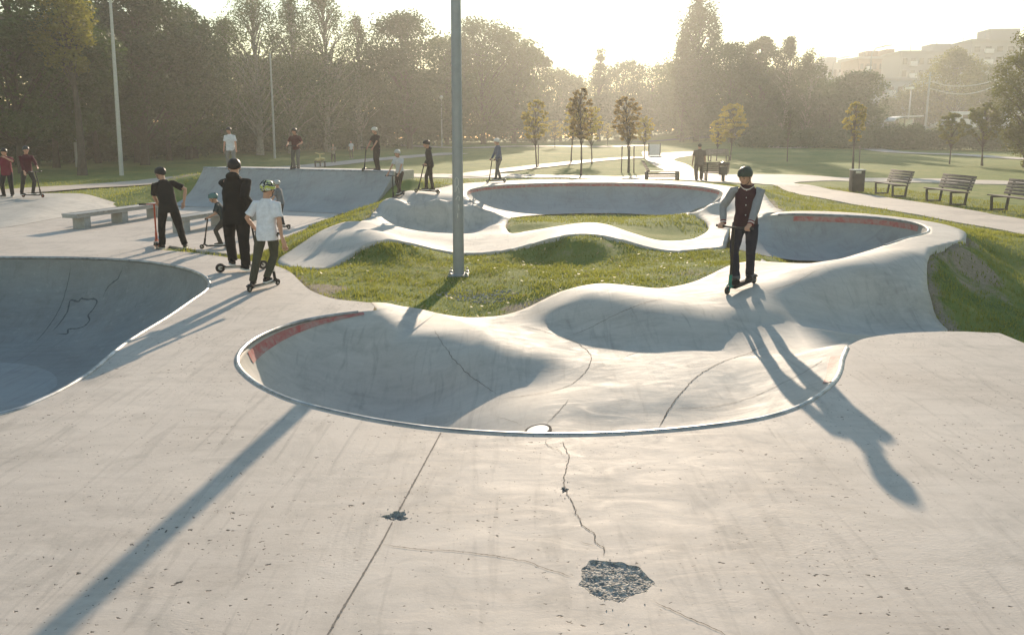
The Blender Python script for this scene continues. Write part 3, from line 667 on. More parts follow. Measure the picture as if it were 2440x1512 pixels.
t = NT('broken aggregate'); p = t.pos(); v = t.n('TexVoronoi'); v.inputs['Scale'].default_value = 75; t.l(p, v.inputs['Vector'])
sep = t.n('SeparateColor'); t.l(v.outputs['Color'], sep.inputs[0])
nz = t.noise(p, 30, 5, .7)
t.bump(t.math('ADD', t.math('MULTIPLY', v.outputs['Distance'], -1.2), nz), 1.0, .02)
t.set(Base_Color=t.mix(t.math('MULTIPLY', nz, .55), t.ramp(sep.outputs[0], [(0, (.18, .175, .165)), (.35, (.40, .38, .35)), (.7, (.55, .52, .47)), (1, (.66, .62, .56))]), (.42, .395, .36)), Roughness=.95); M['aggregate'] = t.m
def hole_patch(poly, depth, name, seed):
    c = poly.mean(0); big = c + (poly - c) * 1.0; g = grid_pts(np.c_[big, np.zeros(len(big))], .006); g = g[inside(g, big)]
    dl = lambda xy: dist_line(xy, big, True)
    def z(xy):
        d = dl(xy); n = vnoise(xy[:, 0] * 55, xy[:, 1] * 45, seed) * .6 + vnoise(xy[:, 0] * 120, xy[:, 1] * 110, seed) * .4
        st = np.round((vnoise(xy[:, 0] * 26, xy[:, 1] * 26, seed + 5) + 1) * 2) / 4
        return -np.clip(d / .02, 0, 1) * (depth * (.45 + .75 * st) + depth * .55 * n) - .001
    g = g[dl(g) > .003]
    me = cdt_mesh(name, [big], g, lambda cc: inside(cc, big), z)
    return link(name, me, M['aggregate'], deck, smooth=False)
hole_patch(pot, .011, 'pothole', 3); hole_patch(spall, .026, 'pothole', 6); hole_patch(chip, .03, 'pothole', 9)
mb = MB(); r = random.Random(8)
for k in range(44):
    c = (pot_c, pot_c, spall_c, chip_c)[k % 4]; q = r.uniform(.9, 2.0) * (.18 if c is pot_c else .06); a = r.uniform(0, 6.28)
    mb.ball((c.x + q * math.cos(a), c.y + q * math.sin(a), .002), r.uniform(.0012, .004), 1, (1, r.uniform(.6, 1.3), .7))
tag(mb.build('concrete_crumbs', M['aggregate'], None, False), 'loose concrete crumbs around the broken patches in the deck', 'rubble', kind='stuff')

p = hit(1282, 1025); n_ = S.ray_cast(Vector((p.x, p.y, 3)), Vector((0, 0, -1)))[1]; n_ = n_ if n_.z > 0 else -n_
dr = empty('floor_drain', p + n_ * .002, 0, 'round pale metal drain in the floor of the near bowl', 'drain')
dr.rotation_euler = n_.to_track_quat('Z', 'Y').to_euler()
MB().lathe([(.0, .005), (.100, .004), (.104, -.05)], n=28).build('drain_cover', M['pole_light'], dr, False)
MB().lathe([(.106, .001), (.124, .003), (.124, -.05), (.106, -.05)], n=28).build('drain_ring', M['crack'], dr, False)

# ---------------------------------------------------------------- paths
PAVED = []; PLINES = []
def flat_poly(name, P, mat, dz, label, step=1.2, smooth_it=True, closed=True):
    W = np.array([on_ground(*p)[:] for p in P]); W = catmull(W, step * .6, True) if smooth_it else W
    PAVED.append(W[:, :2])
    g = grid_pts(W, step); g = g[inside(g, W[:, :2])]; g = g[dist_line(g, W[:, :2], True) > .3]
    me = cdt_mesh(name, [W], g, lambda c: inside(c, W[:, :2]), lambda xy: g_surface(xy) + dz, .15)
    return tag(link(name, me, mat, smooth=False), label, kind='structure')
flat_poly('plaza_path', [(2560, 600), (2439, 562), (2300, 536), (2150, 508), (2000, 482), (1920, 467), (1870, 455), (1850, 446), (1790, 438), (1720, 436), (1640, 431), (1560, 429), (1456, 429.5), (1400, 427), (1300, 424.5), (1200, 424.5), (1108, 425.5), (1040, 424), (940, 421), (940, 415), (1085, 416.5), (1197, 415), (1300, 418), (1400, 420), (1490, 421),
    (1550, 417), (1582, 408), (1565, 398), (1537, 380), (1538, 362), (1556, 362), (1566, 372), (1580, 366), (1640, 362), (1720, 360), (1722, 365), (1650, 372), (1606, 381), (1640, 394), (1668, 410), (1720, 417), (1870, 417), (2030, 425), (2250, 427), (2439, 434), (2600, 440), (2600, 448), (2439, 442), (2100, 434), (1960, 432), (1892, 437), (1960, 449), (2030, 461), (2150, 478), (2439, 525), (2560, 545)], M['paver'], .035, 'pale paved path running past the benches and into the park')
def strip_path(name, P, w, label):
    W = np.array([on_ground(*p)[:] for p in P]); C = catmull(W, 1.0); PLINES.append((C[::2, :2], w / 2)); T = np.gradient(C[:, :2], axis=0); T /= np.linalg.norm(T, axis=1)[:, None]; N = np.c_[-T[:, 1], T[:, 0]]
    V = []
    for s in (-1, -.33, .33, 1):
        q = C[:, :2] + N * s * w / 2; V.append(np.c_[q, g_surface(q) + .06])
    n = len(C); F = [(k * n + i, k * n + i + 1, (k + 1) * n + i + 1, (k + 1) * n + i) for k in range(3) for i in range(n - 1)]
    return tag(link(name, mesh_np(name, np.vstack(V), np.array(F)), M['paver']), label, kind='structure')
strip_path('footpath', [(-90, 466), (0, 461), (150, 450), (250, 444), (340, 438), (430, 428), (540, 415), (640, 405), (740, 397), (850, 386), (930, 379), (1010, 372), (1090, 367)], 2.6, 'grey footpath crossing the lawn behind the quarter pipe')
strip_path('footpath', [(1108, 422), (1160, 412), (1214, 406), (1300, 396), (1380, 387), (1458, 380), (1530, 376)], 1.9, 'narrow pale footpath across the lawn among the saplings')
strip_path('footpath', [(900, 352), (1108, 355), (1217, 356), (1340, 355), (1470, 354), (1540, 353)], 3.0, 'far pale footpath along the misty tree line')
strip_path('footpath', [(1780, 353), (1880, 358), (2000, 361), (2150, 366), (2290, 371), (2380, 376), (2480, 382)], 2.6, 'far pale footpath below the hedge on the right')

# ---------------------------------------------------------------- quarter pipe, bank, ledges
A, B_, A2, B2 = [Vector(v) for v in ((-10.72, 26.7, 1.07), (-3.68, 23.9, 1.07), (-10.82, 24.0, 0.006), (-4.4, 21.3, 0.006))]
qp = empty('quarter_pipe', (A2 + B2) / 2, 0, 'wide concrete quarter pipe with three riders on its top edge', 'ramp')
O = (A2 + B2) / 2
V = []; F = []; rows, cols = 24, 30
for k in range(rows + 1):
    tt = k / rows; h = tt ** 2.3
    for i in range(cols + 1):
        s = i / cols; a = A.lerp(B_, s); b = A2.lerp(B2, s); q = b.lerp(a, tt); V.append((q.x - O.x, q.y - O.y, .006 + 1.064 * h))
for k in range(rows):
    for i in range(cols): F.append((k * (cols + 1) + i, k * (cols + 1) + i + 1, (k + 1) * (cols + 1) + i + 1, (k + 1) * (cols + 1) + i))
nb = len(V)
for i in (0, cols):                                             # side cheeks
    st = len(V)
    for k in range(rows + 1): q = V[k * (cols + 1) + i]; V.append(q); V.append((q[0], q[1], -.3))
    for k in range(rows): F.append((st + 2 * k, st + 2 * k + 1, st + 2 * k + 3, st + 2 * k + 2))
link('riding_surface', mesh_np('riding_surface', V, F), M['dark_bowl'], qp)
back = Vector((.36, .933, 0)) * 1.3
b = MB(); c = [A, B_, B_ + back, A + back]
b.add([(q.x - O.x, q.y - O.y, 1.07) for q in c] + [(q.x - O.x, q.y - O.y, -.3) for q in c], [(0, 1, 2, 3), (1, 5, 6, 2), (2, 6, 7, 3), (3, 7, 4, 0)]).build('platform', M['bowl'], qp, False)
MB().tube([(A.lerp(B_, i / 12) - O)[:] for i in range(13)], .035, 8).build('coping', M['coping'], qp)
bk = MB(); bk.add([(-24, 23, .42), (-13.5, 22.9, .36), (-12.2, 23.3, 0.006), (-12.1, 18, 0.006), (-24, 17.2, 0.006), (-13.6, 24.6, .36), (-24, 24.6, .42), (-12.2, 24.6, -.1), (-13.6, 24.6, -.2), (-24, 24.6, -.2)],
    [(0, 4, 3, 1), (1, 3, 2), (0, 1, 5, 6), (1, 2, 7, 5), (5, 7, 8), (6, 5, 8, 9)])
o = bk.build('bank_ramp', M['bowl'], None, False); tag(o, 'low sloping concrete bank with two boys on its crest', 'ramp')
md = o.modifiers.new('b', 'BEVEL'); md.width = .25; md.segments = 4; md.limit_method = 'NONE'
def ledge(p0, p1, w, h, legs, label):
    p0 = Vector(p0); p1 = Vector(p1); L = (p1 - p0).length; a = math.atan2(p1.y - p0.y, p1.x - p0.x)
    e = empty('grind_ledge', p0, a, label, 'ledge', 'concrete grind ledges on the plaza')
    MB().box((L / 2, 0, h - .05), (L, w, .09), bev=.006).build('slab', M['dark_bowl'], e)
    for s in (-1, 1): MB().box((L / 2, s * (w / 2 + .002), h - .012), (L + .006, .03, .03), bev=.003).build('edge_rail', M['coping'], e)
    for f in legs: MB().box((f, 0, (h - .095) / 2), (.20, w * .8, h - .095), bev=.006).build('leg', M['dark_bowl'], e)
ledge((-10.35, 17.8, 0), (-9.6, 21.0, 0), .42, .37, (.35, 1.6, 2.9), 'left concrete ledge with a steel edge in front of the bank')
ledge((-7.62, 17.1, 0), (-6.75, 20.2, 0), .40, .37, (.25, 1.6, 2.9), 'right concrete ledge behind the small boy in the teal helmet')

# ---------------------------------------------------------------- lamp posts and poles
M['pole'] = mat_flat('grey painted pole', (0.27, 0.30, 0.34), 0.45, 0.35, 0.07, 9)
M['dark_metal'] = mat_flat('dark powder coated metal', (0.035, 0.036, 0.038), 0.5, 0.3, 0.2, 20)
M['lamp_glass'] = mat_flat('milky lamp glass', (0.75, 0.74, 0.70), 0.3, 0, 0.05, 5)
M['mark'] = mat_flat('pale marker scrawl', (0.55, 0.56, 0.57), 0.7, 0, 0.1, 30)
pb = hit(1093, 655); pb.z -= .02
pole = empty('lamp_post', pb, 0, 'tall grey steel lamp post standing in the grass island', 'lamp post')
MB().lathe([(.094, .0), (.092, .6), (.085, 3.0), (.078, 6), (.070, 9.3), (.0, 9.31)], n=28).build('pole', M['pole'], pole)
MB().box((0, 0, .03), (.34, .34, .025), bev=.004).build('base_plate', M['pole'], pole)
for sx in (-1, 1):
    for sy in (-1, 1): MB().lathe([(.028, .04), (.028, .075), (.014, .08), (.014, .125), (0, .127)], (sx * .135, sy * .135, 0), 6).build('anchor_bolt', M['coping'], pole)
MB().tube([(0, 0, 9.2), (.25, -.1, 9.45), (.9, -.35, 9.55)], .035, 8).build('arm', M['pole'], pole)
MB().box((1.2, -.47, 9.56), (.7, .28, .10), Matrix.Rotation(-.37, 3, 'Z'), .03).build('lamp_head', M['pole_light'], pole)
def stroke(parent, segs, z0, r0, w=.012):
    for seg in segs:
        b = MB(); P = []
        for (u, v) in seg:
            a = -math.pi / 2 + u; P.append(((r0 + .0015) * math.cos(a), (r0 + .0015) * math.sin(a), z0 + v))
        b.tube(P, w / 2, 5).build('marker_scrawl', M['mark'], parent)
stroke(pole, [[(-.45, .0), (-.45, .2), (-.2, .25), (.15, .22), (.2, .12), (-.1, .1), (.25, .06), (.3, -.02)], [(-.2, .02), (-.15, .1)], [(-.3, -.12), (.05, -.06), (.35, -.08), (.3, -.14)], [(.2, -.2), (.25, -.3)], [(.0, -.35), (.0, -.42)]], 1.42, .0885)
def thin_post(X, Y, hgt, r, label, head=None, mat='pole_light', lean=0.0, grp=None, cat='lamp post', name='lamp_post'):
    p = on_ground(X, Y); e = empty(name, p, 0, label, cat, grp)
    MB().tube([(0, 0, -.1), (lean * .5, 0, hgt * .5), (lean, 0, hgt)], [r, r * .85, r * .6], 10).build('pole', M[mat], e)
    if head == 'globe':
        MB().ball((lean, 0, hgt + .2), .22).build('lamp_head', M['lamp_glass'], e)
    elif head == 'arm':
        k = hgt / 9.0
        MB().tube([(lean, 0, hgt), (lean + .25 * k, 0, hgt + .9 * k), (lean + .9 * k, 0, hgt + 1.4 * k), (lean + 2.2 * k, 0, hgt + 1.65 * k)], r * .55, 8).build('arm', M[mat], e)
        MB().box((lean + 2.6 * k, 0, hgt + 1.7 * k), (1.0 * k, .3 * k, .12 * k), Matrix.Rotation(-.15, 3, 'Y'), .03).build('lamp_head', M['pole_light'], e)
    elif head == 'flat':
        MB().box((lean + .3, 0, hgt), (.7, .3, .1), bev=.03).build('lamp_head', M['lamp_glass'], e)
    return e
thin_post(290, 418, 9.35, .12, 'tall slim lamp post before the dark trees on the left', 'flat', lean=.1)
thin_post(655, 378, 8.5, .10, 'thin pale post at the edge of the dark trees', None, cat='post', name='post')
thin_post(1053, 352, 5.6, .09, 'small park lamp with a white globe near the misty trees', 'globe')
thin_post(184, 398, 5.4, .11, 'old lamp post half hidden under the left trees', 'flat', mat='pole')
# ---------------------------------------------------------------- scooters
M['rubber'] = mat_flat('black rubber', (0.018, 0.018, 0.019), 0.75, 0, 0.2, 30)
M['black_metal'] = mat_flat('black anodised metal', (0.022, 0.022, 0.024), 0.35, 0.6, 0.2, 20)
M['teal_metal'] = mat_flat('teal anodised metal', (0.015, 0.21, 0.17), 0.3, 0.55, 0.15, 20)
M['red_metal'] = mat_flat('orange red painted metal', (0.42, 0.07, 0.03), 0.35, 0.3, 0.15, 20)
M['silver'] = mat_flat('brushed aluminium', (0.52, 0.52, 0.52), 0.35, 0.85, 0.1, 20)
M['grip_tape'] = mat_flat('grip tape', (0.03, 0.03, 0.032), 0.95, 0, 0.3, 90)
MATC = {}
def cmat(kind, col, rough=0.85, var=0.14, scale=14):
    k = (kind, tuple(col))
    if k not in MATC:
        t = NT(kind); p = t.pos(obj=True); n = t.noise(p, scale, 5, .65); f = t.noise(p, 260, 2, .5)
        t.bump(t.math('ADD', t.math('MULTIPLY', n, .8), t.math('MULTIPLY', f, .25)), .35, .008)
        t.set(Base_Color=t.ramp(n, [(.3, [c * (1 - var) for c in col]), (.7, [min(1, c * (1 + var)) for c in col])]), Roughness=rough)
        t.b.inputs['Specular IOR Level'].default_value = 0.18; MATC[k] = t.m
    return MATC[k]
def scooter(loc, yaw, label, s=1.0, bar=0.86, stem='black_metal', forkm='black_metal', deckm='black_metal', rimm='silver', pitch=0.0, wr=0.055, steer=0.0):
    e = empty('kick_scooter', loc, -R(yaw), label, 'scooter', 'kick scooters of the riders'); e.scale = (s, s, s); e.rotation_euler = (R(pitch), 0, -R(yaw))
    yf, yr = .33, -.34
    MB().box((0, -.03, .072), (.115, .50, .028), bev=.008).build('deck', M[deckm], e)
    MB().box((0, -.05, .0875), (.100, .42, .004)).build('grip_tape', M['grip_tape'], e)
    b = MB(); b.tube([(0, .20, .076), (0, .255, .10), (0, .275, .15)], .021, 10); b.build('frame_neck', M[forkm], e)
    for sx in (-1, 1): MB().tube([(sx * .035, -.26, .07), (sx * .026, yr, wr)], .010, 8).build('axle_bracket', M[forkm], e)
    b = MB(); b.tube([(0, -.26, .085), (0, -.31, .118), (0, -.355, .122), (0, -.395, .10)], .019, 8, sx=1.6); b.build('brake_fender', M['black_metal'], e)
    b = MB(); b.tube([(0, .262, .125), (0, .245, .255)], .024, 12)
    for sx in (-1, 1): b.tube([(sx * .006, .268, .13), (sx * .026, .285, .115), (sx * .026, yf, wr)], .011, 8)
    b.build('fork', M[forkm], e)
    top = Vector((0, .155, bar)); a = Vector((0, .247, .24))
    MB().tube([a, a.lerp(top, .5), top], .0165, 10).build('stem', M[stem], e)
    MB().tube([(-.25, .145, bar + .004), (-.09, .155, bar), (.09, .155, bar), (.25, .145, bar + .004)], .0125, 10).build('handlebar', M[stem], e)
    for sx in (-1, 1): MB().tube([(sx * .14, .151, bar + .002), (sx * .275, .143, bar + .004)], .0185, 10).build('grip', M['rubber'], e)
    for y in (yf, yr):
        w = MB().lathe([(wr * .72, -.012), (wr * .93, -.012), (wr, -.006), (wr, .006), (wr * .93, .012), (wr * .72, .012)], (0, y, wr), 22, 'X').build('wheel', M['rubber'], e)
        MB().lathe([(.0, -.014), (wr * .7, -.011), (wr * .7, .011), (.0, .014)], (0, y, wr), 16, 'X').build('rim', M[rimm], w)
    return e
# ---------------------------------------------------------------- people
def union(mb, voxel, smooth=4, fold=0.0, seed=0, name='tmp'):
    """fuse overlapping closed shapes into one continuous skin"""
    me = bpy.data.meshes.new(name); me.from_pydata(mb.V, [], mb.F); me.update()
    bm = bmesh.new(); bm.from_mesh(me); bmesh.ops.recalc_face_normals(bm, faces=bm.faces[:]); bm.to_mesh(me); bm.free()
    o = bpy.data.objects.new(name, me); COL.objects.link(o)
    md = o.modifiers.new('r', 'REMESH'); md.mode = 'VOXEL'; md.voxel_size = voxel
    ms = o.modifiers.new('s', 'SMOOTH'); ms.factor = .5; ms.iterations = smooth
    dg = bpy.context.evaluated_depsgraph_get(); out = bpy.data.meshes.new_from_object(o.evaluated_get(dg))
    bpy.data.objects.remove(o); bpy.data.meshes.remove(me)
    if fold and len(out.vertices):
        n = len(out.vertices); co = np.empty(n * 3); out.vertices.foreach_get('co', co); co = co.reshape(-1, 3)
        no = np.empty(n * 3); out.vertex_normals.foreach_get('vector', no); no = no.reshape(-1, 3)
        w = vnoise(co[:, 0] * 9, co[:, 2] * 9 + 3 * vnoise(co[:, 0] * 5, co[:, 1] * 5, co[:, 2] * 3, seed), co[:, 1] * 9, seed) * .7 + vnoise(co[:, 0] * 20, co[:, 2] * 26, co[:, 1] * 20, seed + 3) * .35
        co += no * (w * fold)[:, None]; out.vertices.foreach_set('co', co.ravel().astype(np.float32)); out.update()
    return out
def ik(a, c, l1, l2, pole):
    d = c - a; L = min(d.length, (l1 + l2) * .999); u = d.normalized(); c = a + u * L
    x = (l1 * l1 - l2 * l2 + L * L) / (2 * L); h = math.sqrt(max(l1 * l1 - x * x, 0)); p = pole - u * pole.dot(u); p = p.normalized() if p.length > 1e-5 else u.orthogonal()
    return a + u * x + p * h, c
def sections(mb, secs, n=20):
    """closed loft through (centre, right, fwd, half width, half depth)"""
    V = []; F = []
    for c, r, f, w, d in secs:
        for k in range(n):
            a = 2 * math.pi * k / n; ca, sa = math.cos(a), math.sin(a); e = .82
            V.append((c + r * (w * math.copysign(abs(ca) ** e, ca)) + f * (d * math.copysign(abs(sa) ** e, sa)))[:])
    m = len(secs)
    for i in range(m - 1):
        for k in range(n): F.append((i * n + k, i * n + (k + 1) % n, (i + 1) * n + (k + 1) % n, (i + 1) * n + k))
    F.append(tuple(range(n))[::-1]); F.append(tuple((m - 1) * n + k for k in range(n)))
    return mb.add(V, F)
def ell(mb, c, rot, s, sub=3):
    bm = bmesh.new(); bmesh.ops.create_icosphere(bm, subdivisions=sub, radius=1); bm.verts.index_update()
    V = [(c + rot @ Vector((v.co.x * s[0], v.co.y * s[1], v.co.z * s[2])))[:] for v in bm.verts]; F = [[v.index for v in f.verts] for f in bm.faces]; bm.free()
    return mb.add(V, F)
SKIN = (0.50, 0.29, 0.205)
def person(label, loc, yaw, H, feet=((-.10, 0, 0), (.10, 0, 0)), toes=(-8, 8), pelvis=(0, 0), crouch=.0, lean=4, side=0, twist=0, pyaw=0, head=(0, 0), hands=(None, None), grip=False,
           elbow=((-.6, -.6, -.3), (.6, -.6, -.3)), knee=None, girth=1.0, headf=.138, shirt=(.02, .02, .022), sleeve='short', trousers=(.02, .02, .022), shoe=(.02, .02, .02), sole=(.6, .6, .58), helmet=None, hair=(.03, .02, .015),
           voxel=.012, outfit=None, loose=1.0, hem=0.0, group=None, skirt=False, face=False, ankle=0.0):
    e = empty('person', loc, -R(yaw), label, 'person', group)
    fold = .0075 * (H / 1.6)
    RZ = lambda a: Matrix.Rotation(-R(a), 3, 'Z')
    X, Y, Z = Vector((1, 0, 0)), Vector((0, 1, 0)), Vector((0, 0, 1))
    g = girth * H
    fz = (feet[0][2] + feet[1][2]) / 2
    pv = Vector((pelvis[0], pelvis[1], fz + H * (.525 - crouch)))
    pr = RZ(pyaw)
    tr = RZ(pyaw + twist) @ Matrix.Rotation(R(side), 3, 'Y') @ Matrix.Rotation(-R(lean), 3, 'X')
    mid = RZ(pyaw + twist * .5) @ Matrix.Rotation(R(side * .5), 3, 'Y') @ Matrix.Rotation(-R(lean * .6), 3, 'X')
    waist = pv + mid @ Vector((0, 0, .095 * H)); chest = waist + tr @ Vector((0, .004 * H, .125 * H)); neck = chest + tr @ Vector((0, -.008 * H, .105 * H))
    hh = headf * H
    hr = RZ(pyaw + twist + head[0]) @ Matrix.Rotation(-R(head[1] + lean * .35), 3, 'X')
    nb = neck + tr @ Vector((0, .004 * H, .045 * H))
    hc = nb + hr @ Vector((0, .10 * hh, .46 * hh))
    # limbs
    sh = [neck + tr @ Vector((s * .107 * g, 0, -.032 * H)) for s in (-1, 1)]
    lu, lf = .170 * H, .150 * H
    dflt = [neck + tr @ Vector((s * .165 * H, .05 * H, -.36 * H)) for s in (-1, 1)]
    el, wr = [], []
    for i in (0, 1):
        tgt = Vector(hands[i]) if hands[i] is not None else dflt[i]
        if grip and hands[i] is not None: tgt = tgt + Vector((0, -.055, .045)) * (H / 1.6)
        a, b = ik(sh[i], tgt, lu, lf, Vector(elbow[i])); el.append(a); wr.append(b)
    hip = [pv + pr @ Vector((s * .055 * g, 0, -.005 * H)) for s in (-1, 1)]
    kn, an = [], []
    for i in (0, 1):
        f = RZ(pyaw + toes[i]) @ Y; tgt = Vector(feet[i]) + Z * .045 * H * 1.0
        pole = Vector(knee[i]) if knee else f + X * (-.15 if i == 0 else .15)
        a, b = ik(hip[i], tgt, .245 * H, .242 * H, pole); kn.append(a); an.append(b)
    # ---- body: one skin
    b = MB()
    ell(b, hc + hr @ Vector((0, -.03 * hh, .10 * hh)), hr, (.355 * hh, .44 * hh, .40 * hh)); ell(b, hc + hr @ Vector((0, .10 * hh, -.20 * hh)), hr, (.27 * hh, .31 * hh, .29 * hh)); ell(b, hc + hr @ Vector((0, .24 * hh, -.36 * hh)), hr, (.15 * hh, .14 * hh, .12 * hh), 2)
    b.tube([hc + hr @ Vector((0, .38 * hh, .06 * hh)), hc + hr @ Vector((0, .45 * hh, -.06 * hh)), hc + hr @ Vector((0, .49 * hh, -.13 * hh)), hc + hr @ Vector((0, .40 * hh, -.17 * hh))], [.035 * hh, .05 * hh, .075 * hh, .06 * hh], 8)
    for s in (-1, 1):
        ell(b, hc + hr @ Vector((s * .36 * hh, -.02 * hh, -.07 * hh)), hr, (.05 * hh, .09 * hh, .13 * hh), 2); ell(b, hc + hr @ Vector((s * .17 * hh, .30 * hh, .06 * hh)), hr, (.13 * hh, .10 * hh, .05 * hh), 2)
        ell(b, hc + hr @ Vector((s * .17 * hh, .27 * hh, -.13 * hh)), hr, (.11 * hh, .10 * hh, .10 * hh), 2)
    ell(b, hc + hr @ Vector((0, .36 * hh, -.255 * hh)), hr, (.11 * hh, .07 * hh, .045 * hh), 2)
    b.tube([neck + tr @ Vector((0, 0, -.03 * H)), nb, hc + hr @ Vector((0, -.06 * hh, -.22 * hh))], [.040 * g, .034 * g, .035 * g], 12)
    trs = [(pv - Z * .055 * H, pr, .060 * g, .055 * g), (pv, pr, .088 * g, .066 * g), (waist, mid, .074 * g, .052 * g), (chest - tr @ Z * .03 * H, tr, .087 * g, .060 * g), (chest + tr @ Z * .05 * H, tr, .092 * g, .058 * g), (neck - tr @ Z * .012 * H, tr, .062 * g, .045 * g), (neck + tr @ Z * .012 * H, tr, .035 * g, .035 * g)]
    sections(b, [(c, r @ X, r @ Y, w, d) for c, r, w, d in trs])
    for i in (0, 1):
        s = (-1, 1)[i]; fd = (wr[i] - el[i]).normalized()
        b.tube([sh[i] - tr @ Vector((s * .03 * g, 0, 0)), sh[i], sh[i].lerp(el[i], .5), el[i], el[i].lerp(wr[i], .3), wr[i]], [.034 * g, .032 * g, .027 * g, .0225 * g, .0235 * g, .0150 * g], 12)
        hs = H / 1.6
        if grip and hands[i] is not None:
            gc = Vector(hands[i]); pc = (gc + wr[i]) / 2 + Z * .012 * hs
            b.tube([wr[i], pc, gc + Vector((0, .004, .024)) * hs], [.020 * hs, .029 * hs, .024 * hs], 10, sx=1.25)
            for q in range(4):
                ox = (q - 1.5) * .019 * hs; r_ = .026 * hs; L_ = (200, 225, 215, 185)[q]
                b.tube([gc + Vector((ox, r_ * math.sin(R(x)), r_ * math.cos(R(x)))) for x in np.linspace(-20, L_, 7)], [.0105 * hs] * 6 + [.008 * hs], 7)
            b.tube([pc + Vector((-s * .018, .0, -.006)) * hs, gc + Vector((-s * .038, -.022, -.008)) * hs, gc + Vector((-s * .034, .002, -.030)) * hs], [.012 * hs, .011 * hs, .008 * hs], 7)
        else:
            ax = (tr @ Y) * .55 + (X * -s) * .45; ax = (ax - fd * ax.dot(fd)).normalized(); nn = fd.cross(ax)
            pe = wr[i] + fd * .085 * hs; b.tube([wr[i], wr[i] + fd * .03 * hs, pe], [.017 * hs, .024 * hs, .025 * hs], 10, sx=1.0)
            cd = (nn if nn.dot(X * -s) > 0 else -nn)
            for q in range(4):
                o_ = ax * (q - 1.5) * -.019 * hs; l_ = (.072, .082, .077, .06)[q] * hs
                b.tube([pe - fd * .012 * hs + o_, pe + fd * l_ * .45 + o_ + cd * .006 * hs, pe + fd * l_ * .8 + o_ + cd * .02 * hs, pe + fd * l_ * .98 + o_ + cd * .036 * hs], [.010 * hs, .0095 * hs, .009 * hs, .007 * hs], 7)
            b.tube([wr[i] + fd * .025 * hs + ax * .015 * hs, wr[i] + fd * .05 * hs + ax * .038 * hs + cd * .01 * hs, wr[i] + fd * .085 * hs + ax * .042 * hs + cd * .02 * hs], [.012 * hs, .0105 * hs, .008 * hs], 7)
        b.tube([hip[i] + Z * .02 * H, hip[i].lerp(kn[i], .4), kn[i], kn[i].lerp(an[i], .35), an[i]], [.050 * g, .044 * g, .031 * g, .031 * g, .020 * g], 12)
        f = RZ(pyaw + toes[i]) @ Y; b.tube([an[i], an[i] + f * .05 * H - Z * .022 * H, an[i] + f * .10 * H - Z * .030 * H], [.022 * g, .018 * g, .012 * g], 8)
    link('body', union(b, voxel * .8, 3), cmat('skin', SKIN, .55, .08), e)
    # ---- shirt or jacket
    lw = loose; b = MB()
    bot = pv - pr @ Z * (.035 + hem) * H
    ss = [(bot, pr, .100 * g * lw, .080 * g * lw), (pv + pr @ Z * max(.03, .012 - hem) * H, pr, .098 * g * lw, .078 * g * lw), (waist, mid, .090 * g * lw, .068 * g * lw), (chest - tr @ Z * .03 * H, tr, .097 * g * lw, .071 * g * lw), (chest + tr @ Z * .045 * H, tr, .101 * g, .068 * g), (neck - tr @ Z * .018 * H, tr, .078 * g, .052 * g), (neck + tr @ Z * .022 * H, tr, .043 * g, .042 * g)]
    if lean > 0: pass
    sections(b, [(c, r @ X, r @ Y, w, d) for c, r, w, d in ss], 24)
    sl = []
    for i in (0, 1):
        s = (-1, 1)[i]; r0 = sh[i] - tr @ Vector((s * .035 * g, 0, .0))
        if sleeve == 'short': P = [r0, sh[i] + tr @ Vector((s * .006 * g, 0, .002 * H)), sh[i].lerp(el[i], .45), sh[i].lerp(el[i], .78)]; W = [.036 * g, .038 * g, .038 * g * lw, .041 * g * lw]
        else: P = [r0, sh[i] + tr @ Vector((s * .006 * g, 0, .002 * H)), sh[i].lerp(el[i], .5), el[i], el[i].lerp(wr[i], .5), el[i].lerp(wr[i], .93)]; W = [.036 * g, .038 * g, .037 * g * lw, .034 * g * lw, .031 * g * lw, .025 * g]
        sl.append((P, W))
    if outfit != 'varsity':
        for P, W in sl: b.tube(P, W, 14)
    sm = cmat('cloth', shirt)
    nm = {'varsity': 'jacket', 'hoodie': 'hoodie'}.get(outfit, 'shirt')
    if outfit == 'hoodie': ell(b, neck + tr @ Vector((0, -.035 * H, .02 * H)), tr, (.062 * g, .038 * g, .040 * g))
    link(nm, union(b, voxel, 3, fold, 3), sm, e)
    if outfit == 'varsity':
        for (P, W), i in zip(sl, (0, 1)):
            c = MB(); c.tube([P[0].lerp(P[1], .12)] + P[1:], [W[0] * 1.08] + W[1:], 14); so = link('sleeve', union(c, voxel, 3, fold * 1.2, 5 + i), cmat('grey sleeve cloth', (.25, .26, .28)), e)
            fd = (wr[i] - el[i]).normalized(); a = el[i].lerp(wr[i], .86)
            for j, colr in enumerate([(.16, .012, .02), (.60, .56, .53), (.16, .012, .02)]):
                q = a + fd * (.018 * j) * H / 1.6; MB().tube([q, q + fd * .0175 * H / 1.6], .0262 * g, 16).build('cuff', cmat('knit', colr), so)
        hb = MB(); sections(hb, [(bot + pr @ Z * (z * H), pr @ X, pr @ Y, w * g, d * g) for z, w, d in ((-.012, .100, .080), (-.012, .104, .084), (.022, .105, .085), (.024, .098, .078))], 24); hb.build('waistband', cmat('knit', (.035, .010, .018)), e)
        for j, colr in enumerate([(.10, .012, .02), (.62, .58, .54), (.05, .01, .016)]):
            ring = [neck + tr @ Vector(((.050 + .001 * j) * g * math.sin(a), (.006 + .047 * math.cos(a)) * g, (.004 + .011 * j - .030 * max(0, math.cos(a)) ** 2) * H)) for a in np.linspace(0, 2 * math.pi, 25)[:-1]]
            MB().tube(ring, .0075 * g, 8, closed=True).build('collar', cmat('knit', colr), e)
